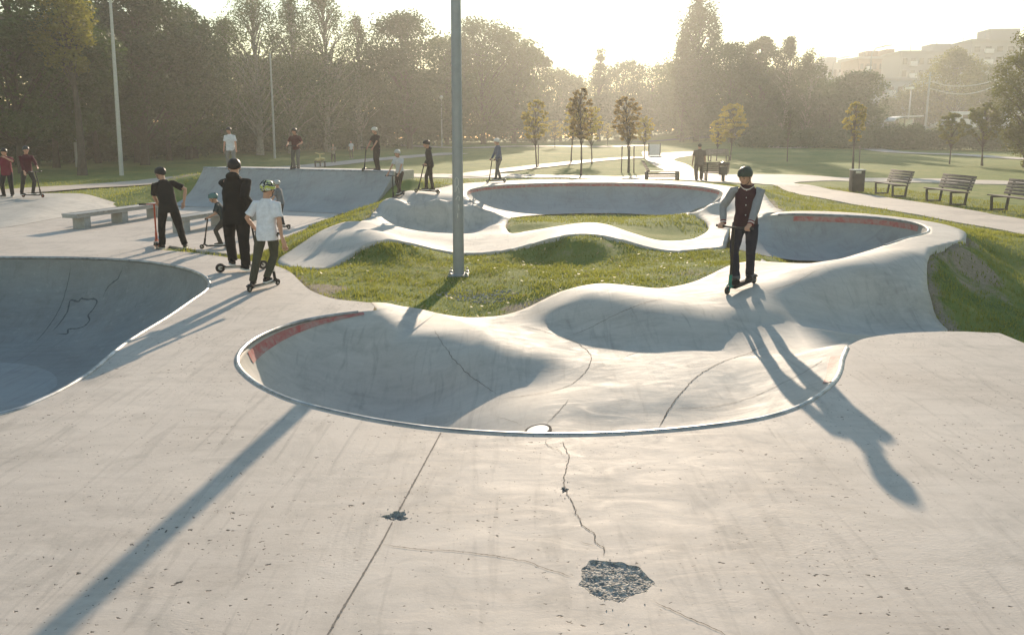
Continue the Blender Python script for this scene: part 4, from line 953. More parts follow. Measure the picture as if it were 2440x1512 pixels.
        for j in range(6):
            u = j / 5.0; z0 = .088 * (1 - u) + -.235 * u; base = chest + tr @ Vector((0, 0, z0 * H)) if z0 > -.1 else waist.lerp(pv, (-.1 - z0) / .135)
            yy = (.066 if z0 > 0 else .073) * g; MB().ball(base + tr @ Vector((0, yy, 0)), .0085, 2).build('button', cmat('pearl button', (.75, .74, .72), .3), e)
        for s in (-1, 1):
            q = waist + mid @ Vector((s * .066 * g, .058 * g, -.035 * H)); MB().tube([q, q + Vector((s * .022, -.012, -.075))], .005, 6).build('pocket_welt', cmat('grey sleeve cloth', (.25, .26, .28)), e)
    # ---- trousers
    b = MB(); tl = 1.0
    sections(b, [(pv - pr @ Z * .06 * H, pr @ X, pr @ Y, .070 * g, .064 * g), (pv - pr @ Z * .03 * H, pr @ X, pr @ Y, .092 * g, .074 * g), (pv + pr @ Z * .03 * H, pr @ X, pr @ Y, .090 * g, .069 * g), (pv + pr @ Z * .05 * H, pr @ X, pr @ Y, .084 * g, .062 * g)])
    for i in (0, 1):
        endp = kn[i].lerp(an[i], .985 - ankle)
        b.tube([hip[i] + Z * .01 * H, hip[i].lerp(kn[i], .45), kn[i], kn[i].lerp(an[i], .45), endp], [.058 * g, .052 * g * lw, .041 * g * lw, .038 * g * lw, .035 * g * lw], 14)
    if skirt: sections(b, [(pv - Z * .26 * H, X, Y, .12 * g, .1 * g), (pv + Z * .02 * H, X, Y, .09 * g, .07 * g)])
    tro = link('trousers', union(b, voxel, 3, fold * 1.3, 11), cmat('cloth', trousers), e)
    if outfit == 'varsity':
        for i in (0, 1):
            q = kn[i].lerp(an[i], .90); f = (an[i] - kn[i]).normalized(); MB().tube([q, q + f * .045], .0375 * g, 16).build('turn_up', cmat('faded denim', (.10, .11, .13)), tro)
    # ---- shoes
    for i in (0, 1):
        f = RZ(pyaw + toes[i]) @ Y; r_ = RZ(pyaw + toes[i]) @ X; k = H / 1.6; base = Vector((an[i].x, an[i].y, an[i].z - .045 * H))
        b = MB(); sections(b, [(base + f * y * k + Z * (z + .012) * k, r_, Z, w * k, hgt * k) for y, z, w, hgt in ((-.072, .03, .020, .020), (-.06, .04, .034, .038), (.0, .045, .037, .044), (.06, .036, .042, .034), (.12, .026, .043, .026), (.165, .022, .034, .02), (.185, .020, .014, .012))], 14)
        b.tube([base + Z * .05 * k, base + Z * .095 * k], [.042 * k, .036 * k], 12)
        s_ = link('shoe', union(b, .010, 2), cmat('shoe', shoe), e)
        out = [(y, w) for y, w in ((-.078, .02), (-.06, .036), (0, .038), (.06, .044), (.12, .045), (.165, .036), (.19, .014))]
        ol = [(w, y) for y, w in out] + [(-w, y) for y, w in out[::-1]]
        c = MB(); V = [(base + r_ * x * k + f * y * k + Z * z * k)[:] for z in (.002, .024) for x, y in ol]; n = len(ol)
        c.add(V, [tuple(range(n))[::-1], tuple(range(n, 2 * n))] + [(q, (q + 1) % n, n + (q + 1) % n, n + q) for q in range(n)]).build('sole', cmat('shoe sole', sole), s_)
    # ---- hair, helmet, face
    def cap(sc, off, pf, pb_, thick=0.0, n=30, m=12):
        V = []; F = []
        for layer in ((1.0, 1.0 - thick) if thick else (1.0,)):
            for j in range(m + 1):
                for k in range(n):
                    a = 2 * math.pi * k / n; fr = .5 + .5 * math.cos(a); pm = R(pf * fr + pb_ * (1 - fr) + 8 * (1 - abs(math.cos(a))) ); ph = pm * j / m
                    V.append((hc + hr @ Vector((sc[0] * layer * math.sin(ph) * math.sin(a) + off[0], sc[1] * layer * math.sin(ph) * math.cos(a) + off[1], sc[2] * layer * math.cos(ph) + off[2])))[:])
        q = (m + 1) * n
        for l_ in range(2 if thick else 1):
            for j in range(m):
                for k in range(n): F.append((l_ * q + j * n + k, l_ * q + j * n + (k + 1) % n, l_ * q + (j + 1) * n + (k + 1) % n, l_ * q + (j + 1) * n + k))
        if thick:
            for k in range(n): F.append((m * n + k, m * n + (k + 1) % n, q + m * n + (k + 1) % n, q + m * n + k))
        return MB().add(V, F)
    if hair is not None:
        hm = cap((.385 * hh, .475 * hh, .43 * hh), (0, -.035 * hh, .10 * hh), 62, 138, .12).build('hair', cmat('hair', hair, .6, .3, 40), e)
    if helmet is not None:
        hk, hcol = helmet
        hs_ = (.435 * hh, .55 * hh, .475 * hh); ho = (0, -.02 * hh, .125 * hh)
        if hk == 'bike': mat = cmat_helmet(); hs_ = (.435 * hh, .58 * hh, .475 * hh)
        else: mat = cmat('helmet shell', hcol, .45, .1)
        shell = cap(hs_, ho, 84, 124, .10).build('helmet', mat, e)
        if voxel < .010:
            for ang, ph in ([(0, 45), (35, 42), (-35, 42), (180, 45), (145, 48), (-145, 48)] if hk != 'bike' else [(x, y) for x in (-22, 22, 158, 202) for y in (40, 66)] + [(60, 55), (-60, 55), (100, 60), (-100, 60)]):
                a = R(ang); p_ = R(ph); d_ = Vector((hs_[0] * math.sin(p_) * math.sin(a), hs_[1] * math.sin(p_) * math.cos(a), hs_[2] * math.cos(p_)))
                nrm = Vector((d_.x / hs_[0] ** 2, d_.y / hs_[1] ** 2, d_.z / hs_[2] ** 2)).normalized(); q = nrm.to_track_quat('Z', 'Y').to_matrix()
                v = MB(); ell(v, Vector(), Matrix.Identity(3), (.05 * hh, .11 * hh, .022 * hh) if hk != 'bike' else (.05 * hh, .16 * hh, .03 * hh), 2); v.V = [(hc + hr @ (d_ + Vector(ho) + q @ Vector(p3)))[:] for p3 in v.V]
                v.build('vent', M['rubber'], shell)
        b = MB()
        for s in (-1, 1):
            for y0 in (.16, -.20): b.tube([hc + hr @ Vector((s * .40 * hh, y0 * hh, .02 * hh)), hc + hr @ Vector((s * .36 * hh, .06 * hh, -.22 * hh)), hc + hr @ Vector((s * .20 * hh, .20 * hh, -.47 * hh))], .018 * hh, 6)
        b.tube([hc + hr @ Vector((x * .20 * hh, .20 * hh, (-.47 - .03 * (1 - abs(x))) * hh)) for x in (-1, -.5, 0, .5, 1)], .018 * hh, 6)
        b.build('strap', M['rubber'], shell)
    if face:
        for s in (-1, 1):
            MB().ball(hc + hr @ Vector((s * .155 * hh, .352 * hh, -.005 * hh)), .040 * hh, 2).build('eye', cmat('eye', (.05, .035, .03), .3), e)
            MB().tube([hc + hr @ Vector((s * x * hh, (.395 - .25 * (x - .15) ** 2) * hh, (.095 - .5 * (x - .16) ** 2) * hh)) for x in (.07, .12, .17, .22)], .017 * hh, 6).build('eyebrow', cmat('hair', hair or (.03, .02, .015), .6, .3, 40), e)
        MB().tube([hc + hr @ Vector((x * hh, (.428 - 1.5 * x * x) * hh, (-.255 + .3 * x * x) * hh)) for x in (-.11, -.05, 0, .05, .11)], .020 * hh, 6).build('mouth', cmat('lips', (.34, .13, .11), .5), e)
    return e
def cmat_helmet():
    if 'bikehelmet' in M: return M['bikehelmet']
    t = NT('yellow black white helmet'); p = t.pos((6, 3.2, 9), obj=True); n = t.noise(p, 2.4, 2, .5, 1.8)
    t.set(Base_Color=t.ramp(n, [(.0, (.02, .02, .022)), (.46, (.02, .02, .022)), (.47, (.62, .63, .60)), (.53, (.62, .63, .60)), (.54, (.42, .48, .05)), (1, (.42, .48, .05))], 'CONSTANT'), Roughness=.4); M['bikehelmet'] = t.m; return t.m
def gripL(bar, s): return ((-.205 * s, .147 * s, bar * s), (.205 * s, .147 * s, bar * s))
def foot_at(X, Y):
    p = hit(X, Y); return p
def ridge_pitch(p, yaw, span=.33):
    f = Vector((math.sin(R(yaw)), math.cos(R(yaw)), 0)); a = drop(p.x + f.x * span, p.y + f.y * span); b = drop(p.x - f.x * span, p.y - f.y * span); return math.degrees(math.atan2(a - b, 2 * span)), (a + b) / 2
def rider(X, Y, yaw, H, label, slabel, s=.95, bar=.84, sc=None, feet=None, pelv=(0, -.10), **kw):
    """a person standing on a scooter whose middle is at picture point (X, Y)"""
    p = foot_at(X, Y); pt, z = ridge_pitch(p, yaw); p = Vector((p.x, p.y, z))
    scooter(p, yaw, slabel, s, bar / s, pitch=pt, **(sc or {}))
    dz = .098 * s
    f = feet or ((-.03, .02, dz), (.035, -.17, dz))
    rot = Matrix.Rotation(R(pt), 3, 'X'); hd = tuple((rot @ Vector(q))[:] for q in gripL(bar / s, s)); f = tuple((rot @ Vector(q))[:] if q[2] > .05 else q for q in f)
    if 'hands' in kw:
        kh = kw.pop('hands'); hd = tuple(hd[i] if kh[i] == 'bar' else kh[i] for i in (0, 1))
    return person(label, p, yaw, H, feet=f, pelvis=pelv, hands=hd, grip=True, **kw)

# near riders
rider(1765, 687, -132, 1.55, 'boy in maroon and grey varsity jacket and green helmet riding over the hump', 'black scooter with teal fork under the boy in the varsity jacket', s=1.0, bar=.89, sc=dict(forkm='teal_metal', rimm='black_metal'),
      feet=((-.040, -.16, .095), (.035, .06, .095)), toes=(2, 14), pelv=(.0, -.05), pyaw=-24, twist=-4, head=(32, 20), crouch=.012, lean=3, outfit='varsity', sleeve='long', shirt=(.036, .010, .018), trousers=(.010, .014, .030), shoe=(.015, .015, .016), sole=(.03, .03, .03), helmet=('skate', (.028, .05, .042)), hair=(.06, .04, .025), voxel=.0085, face=True, girth=1.0, ankle=.06, loose=1.03, hem=-.03, elbow=((-1, -.15, .1), (1, -.15, .1)))
rider(630, 687, 24, 1.44, 'kid in white t-shirt and olive trousers with yellow and black helmet, seen from behind', 'silver scooter under the kid in the white t-shirt near the deep bowl', s=.86, bar=.80, sc=dict(stem='silver', deckm='silver'),
      feet=((-.10, -.14, .0), (.025, .02, .086)), toes=(-10, 5), pelv=(.04, .06), pyaw=-22, twist=4, head=(18, 6), lean=6, shirt=(.66, .68, .74), trousers=(.055, .058, .042), shoe=(.02, .02, .022), helmet=('bike', None), hair=(.07, .045, .03), voxel=.0085, headf=.155, loose=1.06, hem=.03, hands=('bar', (.30, .14, .58)))
rider(578, 645, 62, 1.72, 'tall boy dressed all in black with black helmet, seen from behind', 'black scooter with a large rear wheel under the tall boy in black', s=1.0, bar=.92, sc=dict(wr=.075, deckm='silver'),
      feet=((-.02, -.14, .1), (.18, .03, .0)), toes=(-30, -40), pelv=(.05, -.06), pyaw=-62, twist=6, head=(-22, 6), lean=2, shirt=(.007, .007, .0075), sleeve='long', outfit='hoodie', trousers=(.008, .008, .009), shoe=(.015, .015, .016), sole=(.65, .65, .63), helmet=('skate', (.018, .018, .02)), voxel=.0085, loose=1.16, hem=.06, girth=1.08, hands=((-.13, .26, 1.05), (.22, .24, 1.0)), elbow=((-1, -.6, -.2), (.8, -.6, -.2)))
# riders on the plaza
pz = Vector((at(408, 593, 0).x, at(408, 593, 0).y, 0))
scooter(at(374, 588, 0), -25, 'scooter with orange red stem held by the boy in the black t-shirt', 1.0, .84, stem='red_metal', forkm='red_metal', pitch=0)
person('boy in black t-shirt and black helmet leaning on a red scooter by the grass tip', pz, -38, 1.55, feet=((-.12, .14, 0), (.22, -.16, 0)), toes=(-5, 20), pelvis=(.0, .02), lean=14, side=-4, twist=-6, head=(-26, 4), hands=((-.10, .34, .845), (.30, .02, .92)), elbow=((-.8, -.5, .0), (1, -.5, .1)), shirt=(.010, .010, .011), trousers=(.009, .009, .010), helmet=('skate', (.02, .02, .022)), voxel=.0095, loose=1.1, hem=.03)
rider(515, 592, -98, 1.06, 'small boy in dark t-shirt and teal helmet bent over his scooter', 'small dark scooter under the boy in the teal helmet', s=.80, bar=.60, feet=((-.04, -.10, .075), (.10, -.26, .0)), pelv=(.0, -.20), lean=26, head=(0, 10), crouch=.03, shirt=(.03, .045, .05), trousers=(.05, .045, .04), shoe=(.05, .045, .04), helmet=('skate', (.10, .19, .18)), headf=.165, voxel=.0095, loose=1.08)
rider(662, 545, -80, 1.02, 'little kid in grey shirt half hidden behind the white t-shirt kid', 'small scooter with its wheel showing behind the white t-shirt kid', s=.82, bar=.62, feet=((-.04, .0, .08), (.05, -.12, .08)), lean=10, shirt=(.16, .17, .19), trousers=(.05, .05, .055), helmet=('skate', (.42, .43, .43)), headf=.16, voxel=.012)
# boys on the bank
person('boy in maroon t-shirt with one hand at his face on the left bank', Vector((at(14, 469, .38).x, at(14, 469, .38).y + .15, .375)), 172, 1.38, feet=((-.10, 0, 0), (.12, .04, 0)), toes=(-14, 22), head=(-8, 8), hands=((-.10, .20, 1.16), (.26, .05, .70)), elbow=((-1, -.2, -.6), (.8, -.6, -.1)), shirt=(.16, .018, .035), trousers=(.02, .02, .023), helmet=('skate', (.022, .022, .024)), headf=.148, voxel=.012, loose=1.12, hem=.03, group=None)
pb2 = at(72, 471, .375)
scooter(Vector((pb2.x, pb2.y + .15, .372)), 98, 'dark scooter with its bar pushed forward on the left bank', .95, .80, rimm='red_metal')
person('boy in dark red top reaching out to his scooter bar on the left bank', Vector((pb2.x - .10, pb2.y + .18, .372)), 120, 1.40, feet=((-.06, .04, .09), (.10, -.30, .0)), toes=(0, 14), pelvis=(0, -.06), lean=3, head=(12, 4), hands=((-.06, .50, .80), (.20, .18, .70)), elbow=((-1, -.2, -.1), (.8, -.6, -.2)), shirt=(.075, .012, .022), sleeve='long', trousers=(.04, .038, .036), helmet=('skate', (.05, .055, .06)), headf=.148, voxel=.012, face=True)
# riders on top of the quarter pipe
def on_top(X): 
    q = (A + back * .16); r2 = B_ - A; d = ray(X, 400); 
    t_ = (q.x * d.y - q.y * d.x) / (d.x * r2.y - d.y * r2.x); p = q + r2 * t_; return Vector((p.x, p.y, 1.072))
person('boy in white t-shirt and grey trousers standing on the quarter pipe', on_top(552), 182, 1.33, feet=((-.11, 0, 0), (.12, -.05, 0)), toes=(-12, 14), head=(14, 6), shirt=(.60, .61, .64), trousers=(.20, .20, .19), shoe=(.05, .05, .05), helmet=('skate', (.05, .05, .05)), headf=.148, voxel=.012, loose=1.15, hem=.04)
q = on_top(703); scooter(q, 190, 'dark scooter on the quarter pipe under the boy in maroon', .9, .86, rimm='black_metal')
person('boy in dark maroon t-shirt holding his scooter on the quarter pipe', q, 190, 1.30, feet=((-.10, -.05, .0), (.07, -.12, .0)), toes=(-10, 14), pelvis=(0, -.12), head=(6, 8), hands=gripL(.86, .9), grip=True, shirt=(.085, .03, .03), trousers=(.15, .145, .13), shoe=(.04, .04, .04), helmet=('skate', (.05, .045, .04)), headf=.148, voxel=.012, loose=1.1)
q = on_top(899); scooter(q + Vector((-.22, -.02, 0)), 215, 'thin scooter at the right end of the quarter pipe', .95, .78, rimm='silver')
person('slim boy in brown black clothes and pale helmet at the quarter pipe end', q, 214, 1.32, feet=((-.08, 0, 0), (.10, -.10, 0)), toes=(-8, 14), lean=6, head=(18, 6), hands=((-.14, .30, .75), (.10, .30, .76)), shirt=(.045, .035, .03), trousers=(.035, .03, .028), helmet=('skate', (.55, .53, .48)), headf=.146, voxel=.012, girth=.92)
# riders on the far deck
rider(949, 468, 205, 1.10, 'little kid in white t-shirt and pale helmet on the far deck', 'small scooter of the little kid on the far deck', s=.82, bar=.62, lean=10, head=(4, 6), shirt=(.50, .50, .52), trousers=(.06, .045, .04), helmet=('skate', (.45, .44, .42)), headf=.165, voxel=.012, face=True)
rider(1017, 460, -104, 1.30, 'boy in dark hoodie riding left on the far deck', 'dark scooter under the boy in the dark hoodie', s=.90, bar=.74, lean=7, head=(4, 8), shirt=(.04, .036, .034), sleeve='long', outfit='hoodie', trousers=(.04, .035, .03), helmet=('skate', (.03, .028, .027)), headf=.148, voxel=.012)
rider(1182, 435, -112, 1.34, 'boy in blue grey jacket and white helmet at the far bowl lip', 'thin scooter at the far bowl lip', s=.92, bar=.76, lean=5, head=(8, 6), shirt=(.12, .14, .20), sleeve='long', trousers=(.13, .125, .115), helmet=('skate', (.60, .58, .54)), headf=.148, voxel=.012)
# people on the paths
q = on_ground(1665, 431); Hq = 1.0
person('man in grey brown shirt walking away on the paved path', q, 4, 86 / FPX * q.y * 1.0, feet=((-.11, 0, 0), (.12, .06, 0)), shirt=(.15, .12, .10), trousers=(.10, .085, .075), shoe=(.04, .035, .03), sole=(.1, .1, .1), hair=(.08, .07, .06), headf=.130, voxel=.014, girth=1.12, loose=1.2, hem=.06, hands=((-.36, -.02, .74), None))
q = on_ground(795, 390); person('woman in pale top and dark trousers on the grey footpath', q, 170, 46 / FPX * q.y, shirt=(.22, .20, .16), sleeve='long', trousers=(.05, .042, .035), hair=(.20, .16, .10), headf=.13, voxel=.016, group=None, hands=((-.05, .22, 1.05), (.1, .2, 1.0)))
q = on_ground(838, 377); person('person in white top on the lawn by the dark trees', q, 200, 40 / FPX * q.y, shirt=(.60, .61, .66), trousers=(.09, .075, .055), hair=(.05, .04, .03), headf=.13, voxel=.016)
# ---------------------------------------------------------------- benches and bins
M['slat'] = mat_flat('weathered grey brown timber', (0.155, 0.125, 0.105), 0.7, 0, 0.3, 5)
M['bench_metal'] = mat_flat('dark bench frame', (0.05, 0.048, 0.046), 0.5, 0.3, 0.2, 12)
def bench(loc, face, label, L=1.95, group='timber slat benches along the path', h=.44, cat='bench'):
    """face: heading of the sitter, degrees clockwise from +Y"""
    e = empty('park_bench', loc, -R(face), label, cat, group)
    b = MB()
    for k in range(5): b.box((0, .20 - .098 * k, h - .006 * k), (L, .085, .032), bev=.004)
    b.build('seat', M['slat'], e)
    b = MB()
    for k in range(5):
        u = .07 + k * .092; b.box((0, -.245 - u * .30, h + u), (L, .030, .078), Matrix.Rotation(R(16), 3, 'X'), .004)
    b.build('backrest', M['slat'], e)
    for s in (-1, 1):
        x = s * (L / 2 - .22); b = MB()
        b.box((x, .225, h / 2 - .02), (.06, .055, h - .03), Matrix.Rotation(R(-4), 3, 'X'), .004); b.box((x, -.235, h / 2 - .02), (.06, .055, h - .03), Matrix.Rotation(R(7), 3, 'X'), .004)
        b.box((x, 0, .027), (.058, .50, .05), bev=.004); b.box((x, 0, h - .042), (.058, .48, .04), bev=.004); b.box((x, -.335, h + .23), (.055, .04, .50), Matrix.Rotation(R(16), 3, 'X'), .004)
        b.build('leg', M['bench_metal'], e)
    return e
for x, y, lab in ((13.95, 28.2, 'timber bench next to the litter bin, farthest of the row'), (14.05, 24.75, 'middle timber bench of the three beside the paved path'), (14.25, 21.55, 'timber bench cut by the right picture edge')):
    bench(Vector((x, y, gz_at(x, y) + .01)), -88 + (y - 25) * .6, lab)
def bin_(loc, rz, label, w=.46, h=.86):
    e = empty('litter_bin', loc, rz, label, 'litter bin')
    MB().box((0, 0, h / 2), (w, w * .9, h - .04), bev=.012).build('bin_body', M['bench_metal'], e)
    b = MB(); b.box((0, 0, h), (w + .03, w * .9 + .03, .035), bev=.008); b.build('lid', M['silver'], e)
    MB().box((-.02, -w * .45 - .004, h - .09), (w * .45, .012, .10), bev=.004).build('opening', M['silver'], e)
    return e
p = on_ground(2040, 457); bin_(p, -.12, 'square dark litter bin with a pale lid at the end of the bench row')
p = on_ground(1572, 430); e = empty('park_lounger', p, 0.06, 'timber lounger with a raised backrest facing right beside the path', 'lounger')
b = MB()
for k in range(4): b.box((.12, -.20 + .13 * k, .44), (1.55, .11, .035), bev=.004)
b.box((.12, -.27, .33), (1.55, .03, .09)); b.box((.12, -.27, .22), (1.55, .03, .07)); b.build('seat', M['slat'], e)
b = MB()
for k in range(6): b.box((-.60 - k * .05, .0, .50 + k * .085), (.03, .62, .075), Matrix.Rotation(R(-30), 3, 'Y'), .004)
b.build('backrest', M['slat'], e)
for x in (-.66, .86): MB().box((x, 0, .21), (.06, .56, .42), bev=.006).build('leg', M['bench_metal'], e)
p = on_ground(1702, 432); e = bench(p, 5, 'grey bench seen from behind next to the man on the path', 1.25, None)
p = on_ground(1722, 433); e = empty('roofed_bin', p, 0, 'small bin on a post under a pitched roof beside the grey bench', 'litter bin')
MB().box((0, 0, .35), (.09, .09, .7), bev=.005).build('post', M['bench_metal'], e); MB().box((0, 0, .52), (.34, .3, .4), bev=.02).build('bin_body', M['bench_metal'], e)
b = MB(); b.prism([(-.26, .80), (.26, .80), (.0, .95)], 'Y', -.2, .2); b.build('roof', M['bench_metal'], e)
b = MB(); 
for s in (-1, 1): b.box((s * .18, 0, .74), (.03, .03, .16))
b.box((0, 0, .70), (.39, .06, .03)); b.build('bracket', M['bench_metal'], e)
p = on_ground(1712, 384); bench(p, 170, 'far bench on the lawn behind the walking man', 1.9, None)
p = on_ground(1559, 373); e = empty('banner_stand', p, 0.15, 'white banner panel between two posts on the far path', 'banner')
M['banner'] = mat_flat('white banner', (0.72, 0.70, 0.70), 0.7, 0, 0.08, 3)
k = 28 / FPX * p.y
MB().box((0, 0, k * .55), (k * .92, .05, k * .92), bev=.01).build('panel', M['banner'], e)
for s in (-1, 1): MB().tube([(s * k * .5, 0, 0), (s * k * .5, 0, k * 1.12)], .05, 8).build('post', M['dark_metal'], e)
# ride-on toy standing on the path behind the quarter pipe
p = on_ground(763, 399); e = empty('small_trike', p, .2, 'small yellow trike parked behind the quarter pipe', 'trike')
M['yellow'] = mat_flat('pale yellow paint', (0.62, 0.50, 0.20), 0.35, 0.1, 0.1, 5)
k = 22 / FPX * p.y
for x, y in ((-.30, 0), (.30, 0), (.0, .35)):
    w = MB().lathe([(.08, -.04), (.19, -.04), (.21, 0), (.19, .04), (.08, .04)], (0, 0, 0), 16, 'X').build('wheel', M['rubber'], e); w.location = (x * k / .6, y, .21)
MB().tube([(0, .35, .21), (0, .28, .62), (0, .25, .85)], .03, 8).build('fork', M['yellow'], e); MB().tube([(-.3, .2, .95), (0, .25, .85), (.28, .2, .88)], .03, 8).build('handlebar', M['yellow'], e)
b = MB(); b.ball((-.12, 0, .52), .2, 2, (1, 1, .55)); b.ball((.16, 0, .56), .18, 2, (1, 1, .5)); b.build('seat', M['yellow'], e); MB().box((0, .05, .38), (.75, .12, .08), bev=.02).build('axle_frame', M['dark_metal'], e)
# gravel at the foot of the lamp post
V = []; F = []
mb = MB(); r = random.Random(4)
for k in range(420):
    a = r.uniform(0, 6.28); q = r.random() ** .6; c = at(1140, 699, -.13); x = c.x + .62 * q * math.cos(a); y = c.y + .42 * q * math.sin(a)
    mb.ball((x, y, gz_at(x, y) + .004), r.uniform(.008, .022), 1, (1, r.uniform(.7, 1.2), .6))
t = NT('pale gravel'); isl = t.n('NewGeometry').outputs['Random Per Island']; t.set(Base_Color=t.ramp(isl, [(0, (.16, .15, .14)), (1, (.46, .44, .41))]), Roughness=.9)
tag(mb.build('gravel', t.m, None, False), 'patch of pale gravel in the grass by the lamp post', 'gravel', kind='stuff')

# ---------------------------------------------------------------- trees
M['bark'] = mat_flat('dark bark', (0.055, 0.045, 0.036), 0.95, 0, 0.35, 6, .4, obj=False)
M['birch_bark'] = mat_flat('pale birch bark', (0.24, 0.22, 0.19), 0.9, 0, 0.4, 5, .3, obj=False)
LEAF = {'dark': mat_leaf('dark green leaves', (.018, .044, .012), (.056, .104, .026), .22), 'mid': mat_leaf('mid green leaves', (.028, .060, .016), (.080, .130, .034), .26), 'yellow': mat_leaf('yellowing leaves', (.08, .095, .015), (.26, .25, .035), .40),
        'olive': mat_leaf('olive leaves', (.032, .058, .018), (.088, .128, .04), .27), 'bright': mat_leaf('fresh green leaves', (.05, .075, .015), (.16, .17, .035), .4), 'maple': None, 'gold': mat_leaf('golden sapling leaves', (.165, .15, .025), (.40, .34, .06), .5), 'bronze': mat_leaf('bronze green leaves', (.15, .12, .04), (.32, .23, .07), .5)}
t_ = mat_leaf('turning maple leaves', (.020, .048, .013), (.062, .108, .027), .26); LEAF['maple'] = t_
def leaves(cen, rad, n, size, rng, droop=0.0, flat=.75):
    """n leaf-sized faces scattered through a clump at cen"""
    d = rng.normal(size=(n, 3)); d /= np.linalg.norm(d, axis=1)[:, None]; rr = rng.random(n) ** .45
    P = cen + d * rr[:, None] * rad * np.array([1, 1, flat])
    if droop: P[:, 2] -= droop * rng.random(n) ** 1.5
    u = rng.normal(size=(n, 3)); u[:, 2] *= .5; u /= np.linalg.norm(u, axis=1)[:, None]
    w = np.cross(u, d + rng.normal(size=(n, 3)) * .6); w /= np.linalg.norm(w, axis=1)[:, None] + 1e-6
    s = size * (.6 + .8 * rng.random(n))[:, None]
    return np.stack([P - u * s * .5, P + w * s * .32, P + u * s * .5, P - w * s * .32], 1)
def tree(label, base, H, W, kind='round', leaf='mid', n=4200, size=.34, seed=0, group=None, low=.14, trunk=True, name='tree', bark='bark', cat='tree'):
    rng = np.random.default_rng(seed + 100); e = empty(name, base, 0, label, cat, group)
    prof_ = {'round': lambda h: math.sqrt(max(0, 1 - (2 * h - 1) ** 2)) ** .8, 'broad': lambda h: min(1, (1 - h) * 1.9) ** .6 * min(1, .55 + h * 1.4), 'cone': lambda h: (1 - h) ** .8 * min(1, h * 6 + .3), 'poplar': lambda h: min(1, (1 - h) * 4.5) ** .7 * min(1, h * 3 + .45), 'birch': lambda h: min(1, (1 - h) * 2.2) ** .8 * min(1, h * 2 + .4), 'bush': lambda h: math.sqrt(max(0, 1 - (h * .98) ** 2)) ** .8}[kind]
    z0 = low * H; cl = []; Q = []
    nc = {'poplar': 46, 'birch': 40, 'bush': 20}.get(kind, 34); n = int(n * (3.2 if kind != 'bush' and cat == 'tree' else 2.1)); size *= .8 if kind != 'bush' and cat == 'tree' else 1.0; nc = int(nc * min(3.2, max(1.0, n / 4200)) * (2.2 if cat == 'young tree' else 1))
    b = MB(); tr = .018 * H + .05 if cat != 'young tree' else .011 * H + .012
    lean = rng.normal(size=2) * .02 * H
    ax = lambda z: np.array([lean[0] * z / H + .01 * H * math.sin(z / H * 5 + seed), lean[1] * z / H, z])
    if trunk: b.tube([ax(z)[:] for z in np.linspace(-.2, H * .9, 9)], [tr * (1 - .88 * k / 8) * (1.25 if k == 0 else 1) for k in range(9)], 9)
    per = max(8, n // nc)
    for i in range(nc):
        h = rng.random() ** .85; r_ = prof_(h) * W / 2; a = rng.random() * 6.283; q = r_ * (.35 + .65 * rng.random() ** .5)
        c = ax(z0 + h * (H - z0)) + np.array([q * math.cos(a), q * math.sin(a), 0])
        rc = W * (.17 + .10 * rng.random()) * (.55 + .45 * prof_(h)) if kind != 'poplar' else W * .15
        if kind == 'broad' and H > 7: rc *= .62
        if cat == 'young tree': rc *= .46
        rc = max(rc, .35 if H > 7 else .1)
        if kind == 'poplar': q_ = leaves(c, np.array([rc, rc, rc * 3.6]), per, size, rng, 0, 1.0)
        elif kind == 'birch': q_ = leaves(c, rc * .8, per, size * .8, rng, H * .10, .7)
        else: q_ = leaves(c, rc, per, size, rng, 0, .72)
        Q.append(q_)
        if trunk and (i % 2 == 0 or cat == 'young tree'):
            s_ = ax(max(z0 * .7, c[2] - q * .9 - .06 * H)); m_ = (s_ + c) / 2 + np.array([0, 0, .03 * H]); b.tube([s_[:], m_[:], c[:]], [tr * .28, tr * .18, tr * .05], 5)
    if kind in ('round', 'broad', 'bush') and cat != 'young tree':          # inner leaves fill the middle
        for k in range(5): Q.append(leaves(ax(z0 + (H - z0) * (.2 + .14 * k)), np.array([W * .3, W * .3, H * .12]), per, size * 1.1, rng, 0, 1.0))
    Q = np.concatenate(Q); keep = Q[:, :, 2].min(1) > .02; Q = Q[keep]
    V = Q.reshape(-1, 3); Fq = np.arange(len(V)).reshape(-1, 4)
    link('crown', mesh_np('crown', V, Fq), LEAF[leaf], e, smooth=False)
    if trunk: b.build('trunk', M[bark], e)
    return e
def gxyz(X, d): q = atd(X, 400, d); return Vector((q.x, d, gz_at(q.x, d)))
def tree_px(X, d, top, wpx, kind, leaf, label, **kw):
    b = gxyz(X, d); t_ = atd(X, top, d).z; return tree(label, b, t_ - b.z, wpx / FPX * d, kind, leaf, seed=int(X) + 7 * int(d), **kw)
G1 = 'tall trees on the left edge of the park'; G2 = 'hazy trees along the far side of the park'; G3 = 'shrubs under the left trees'
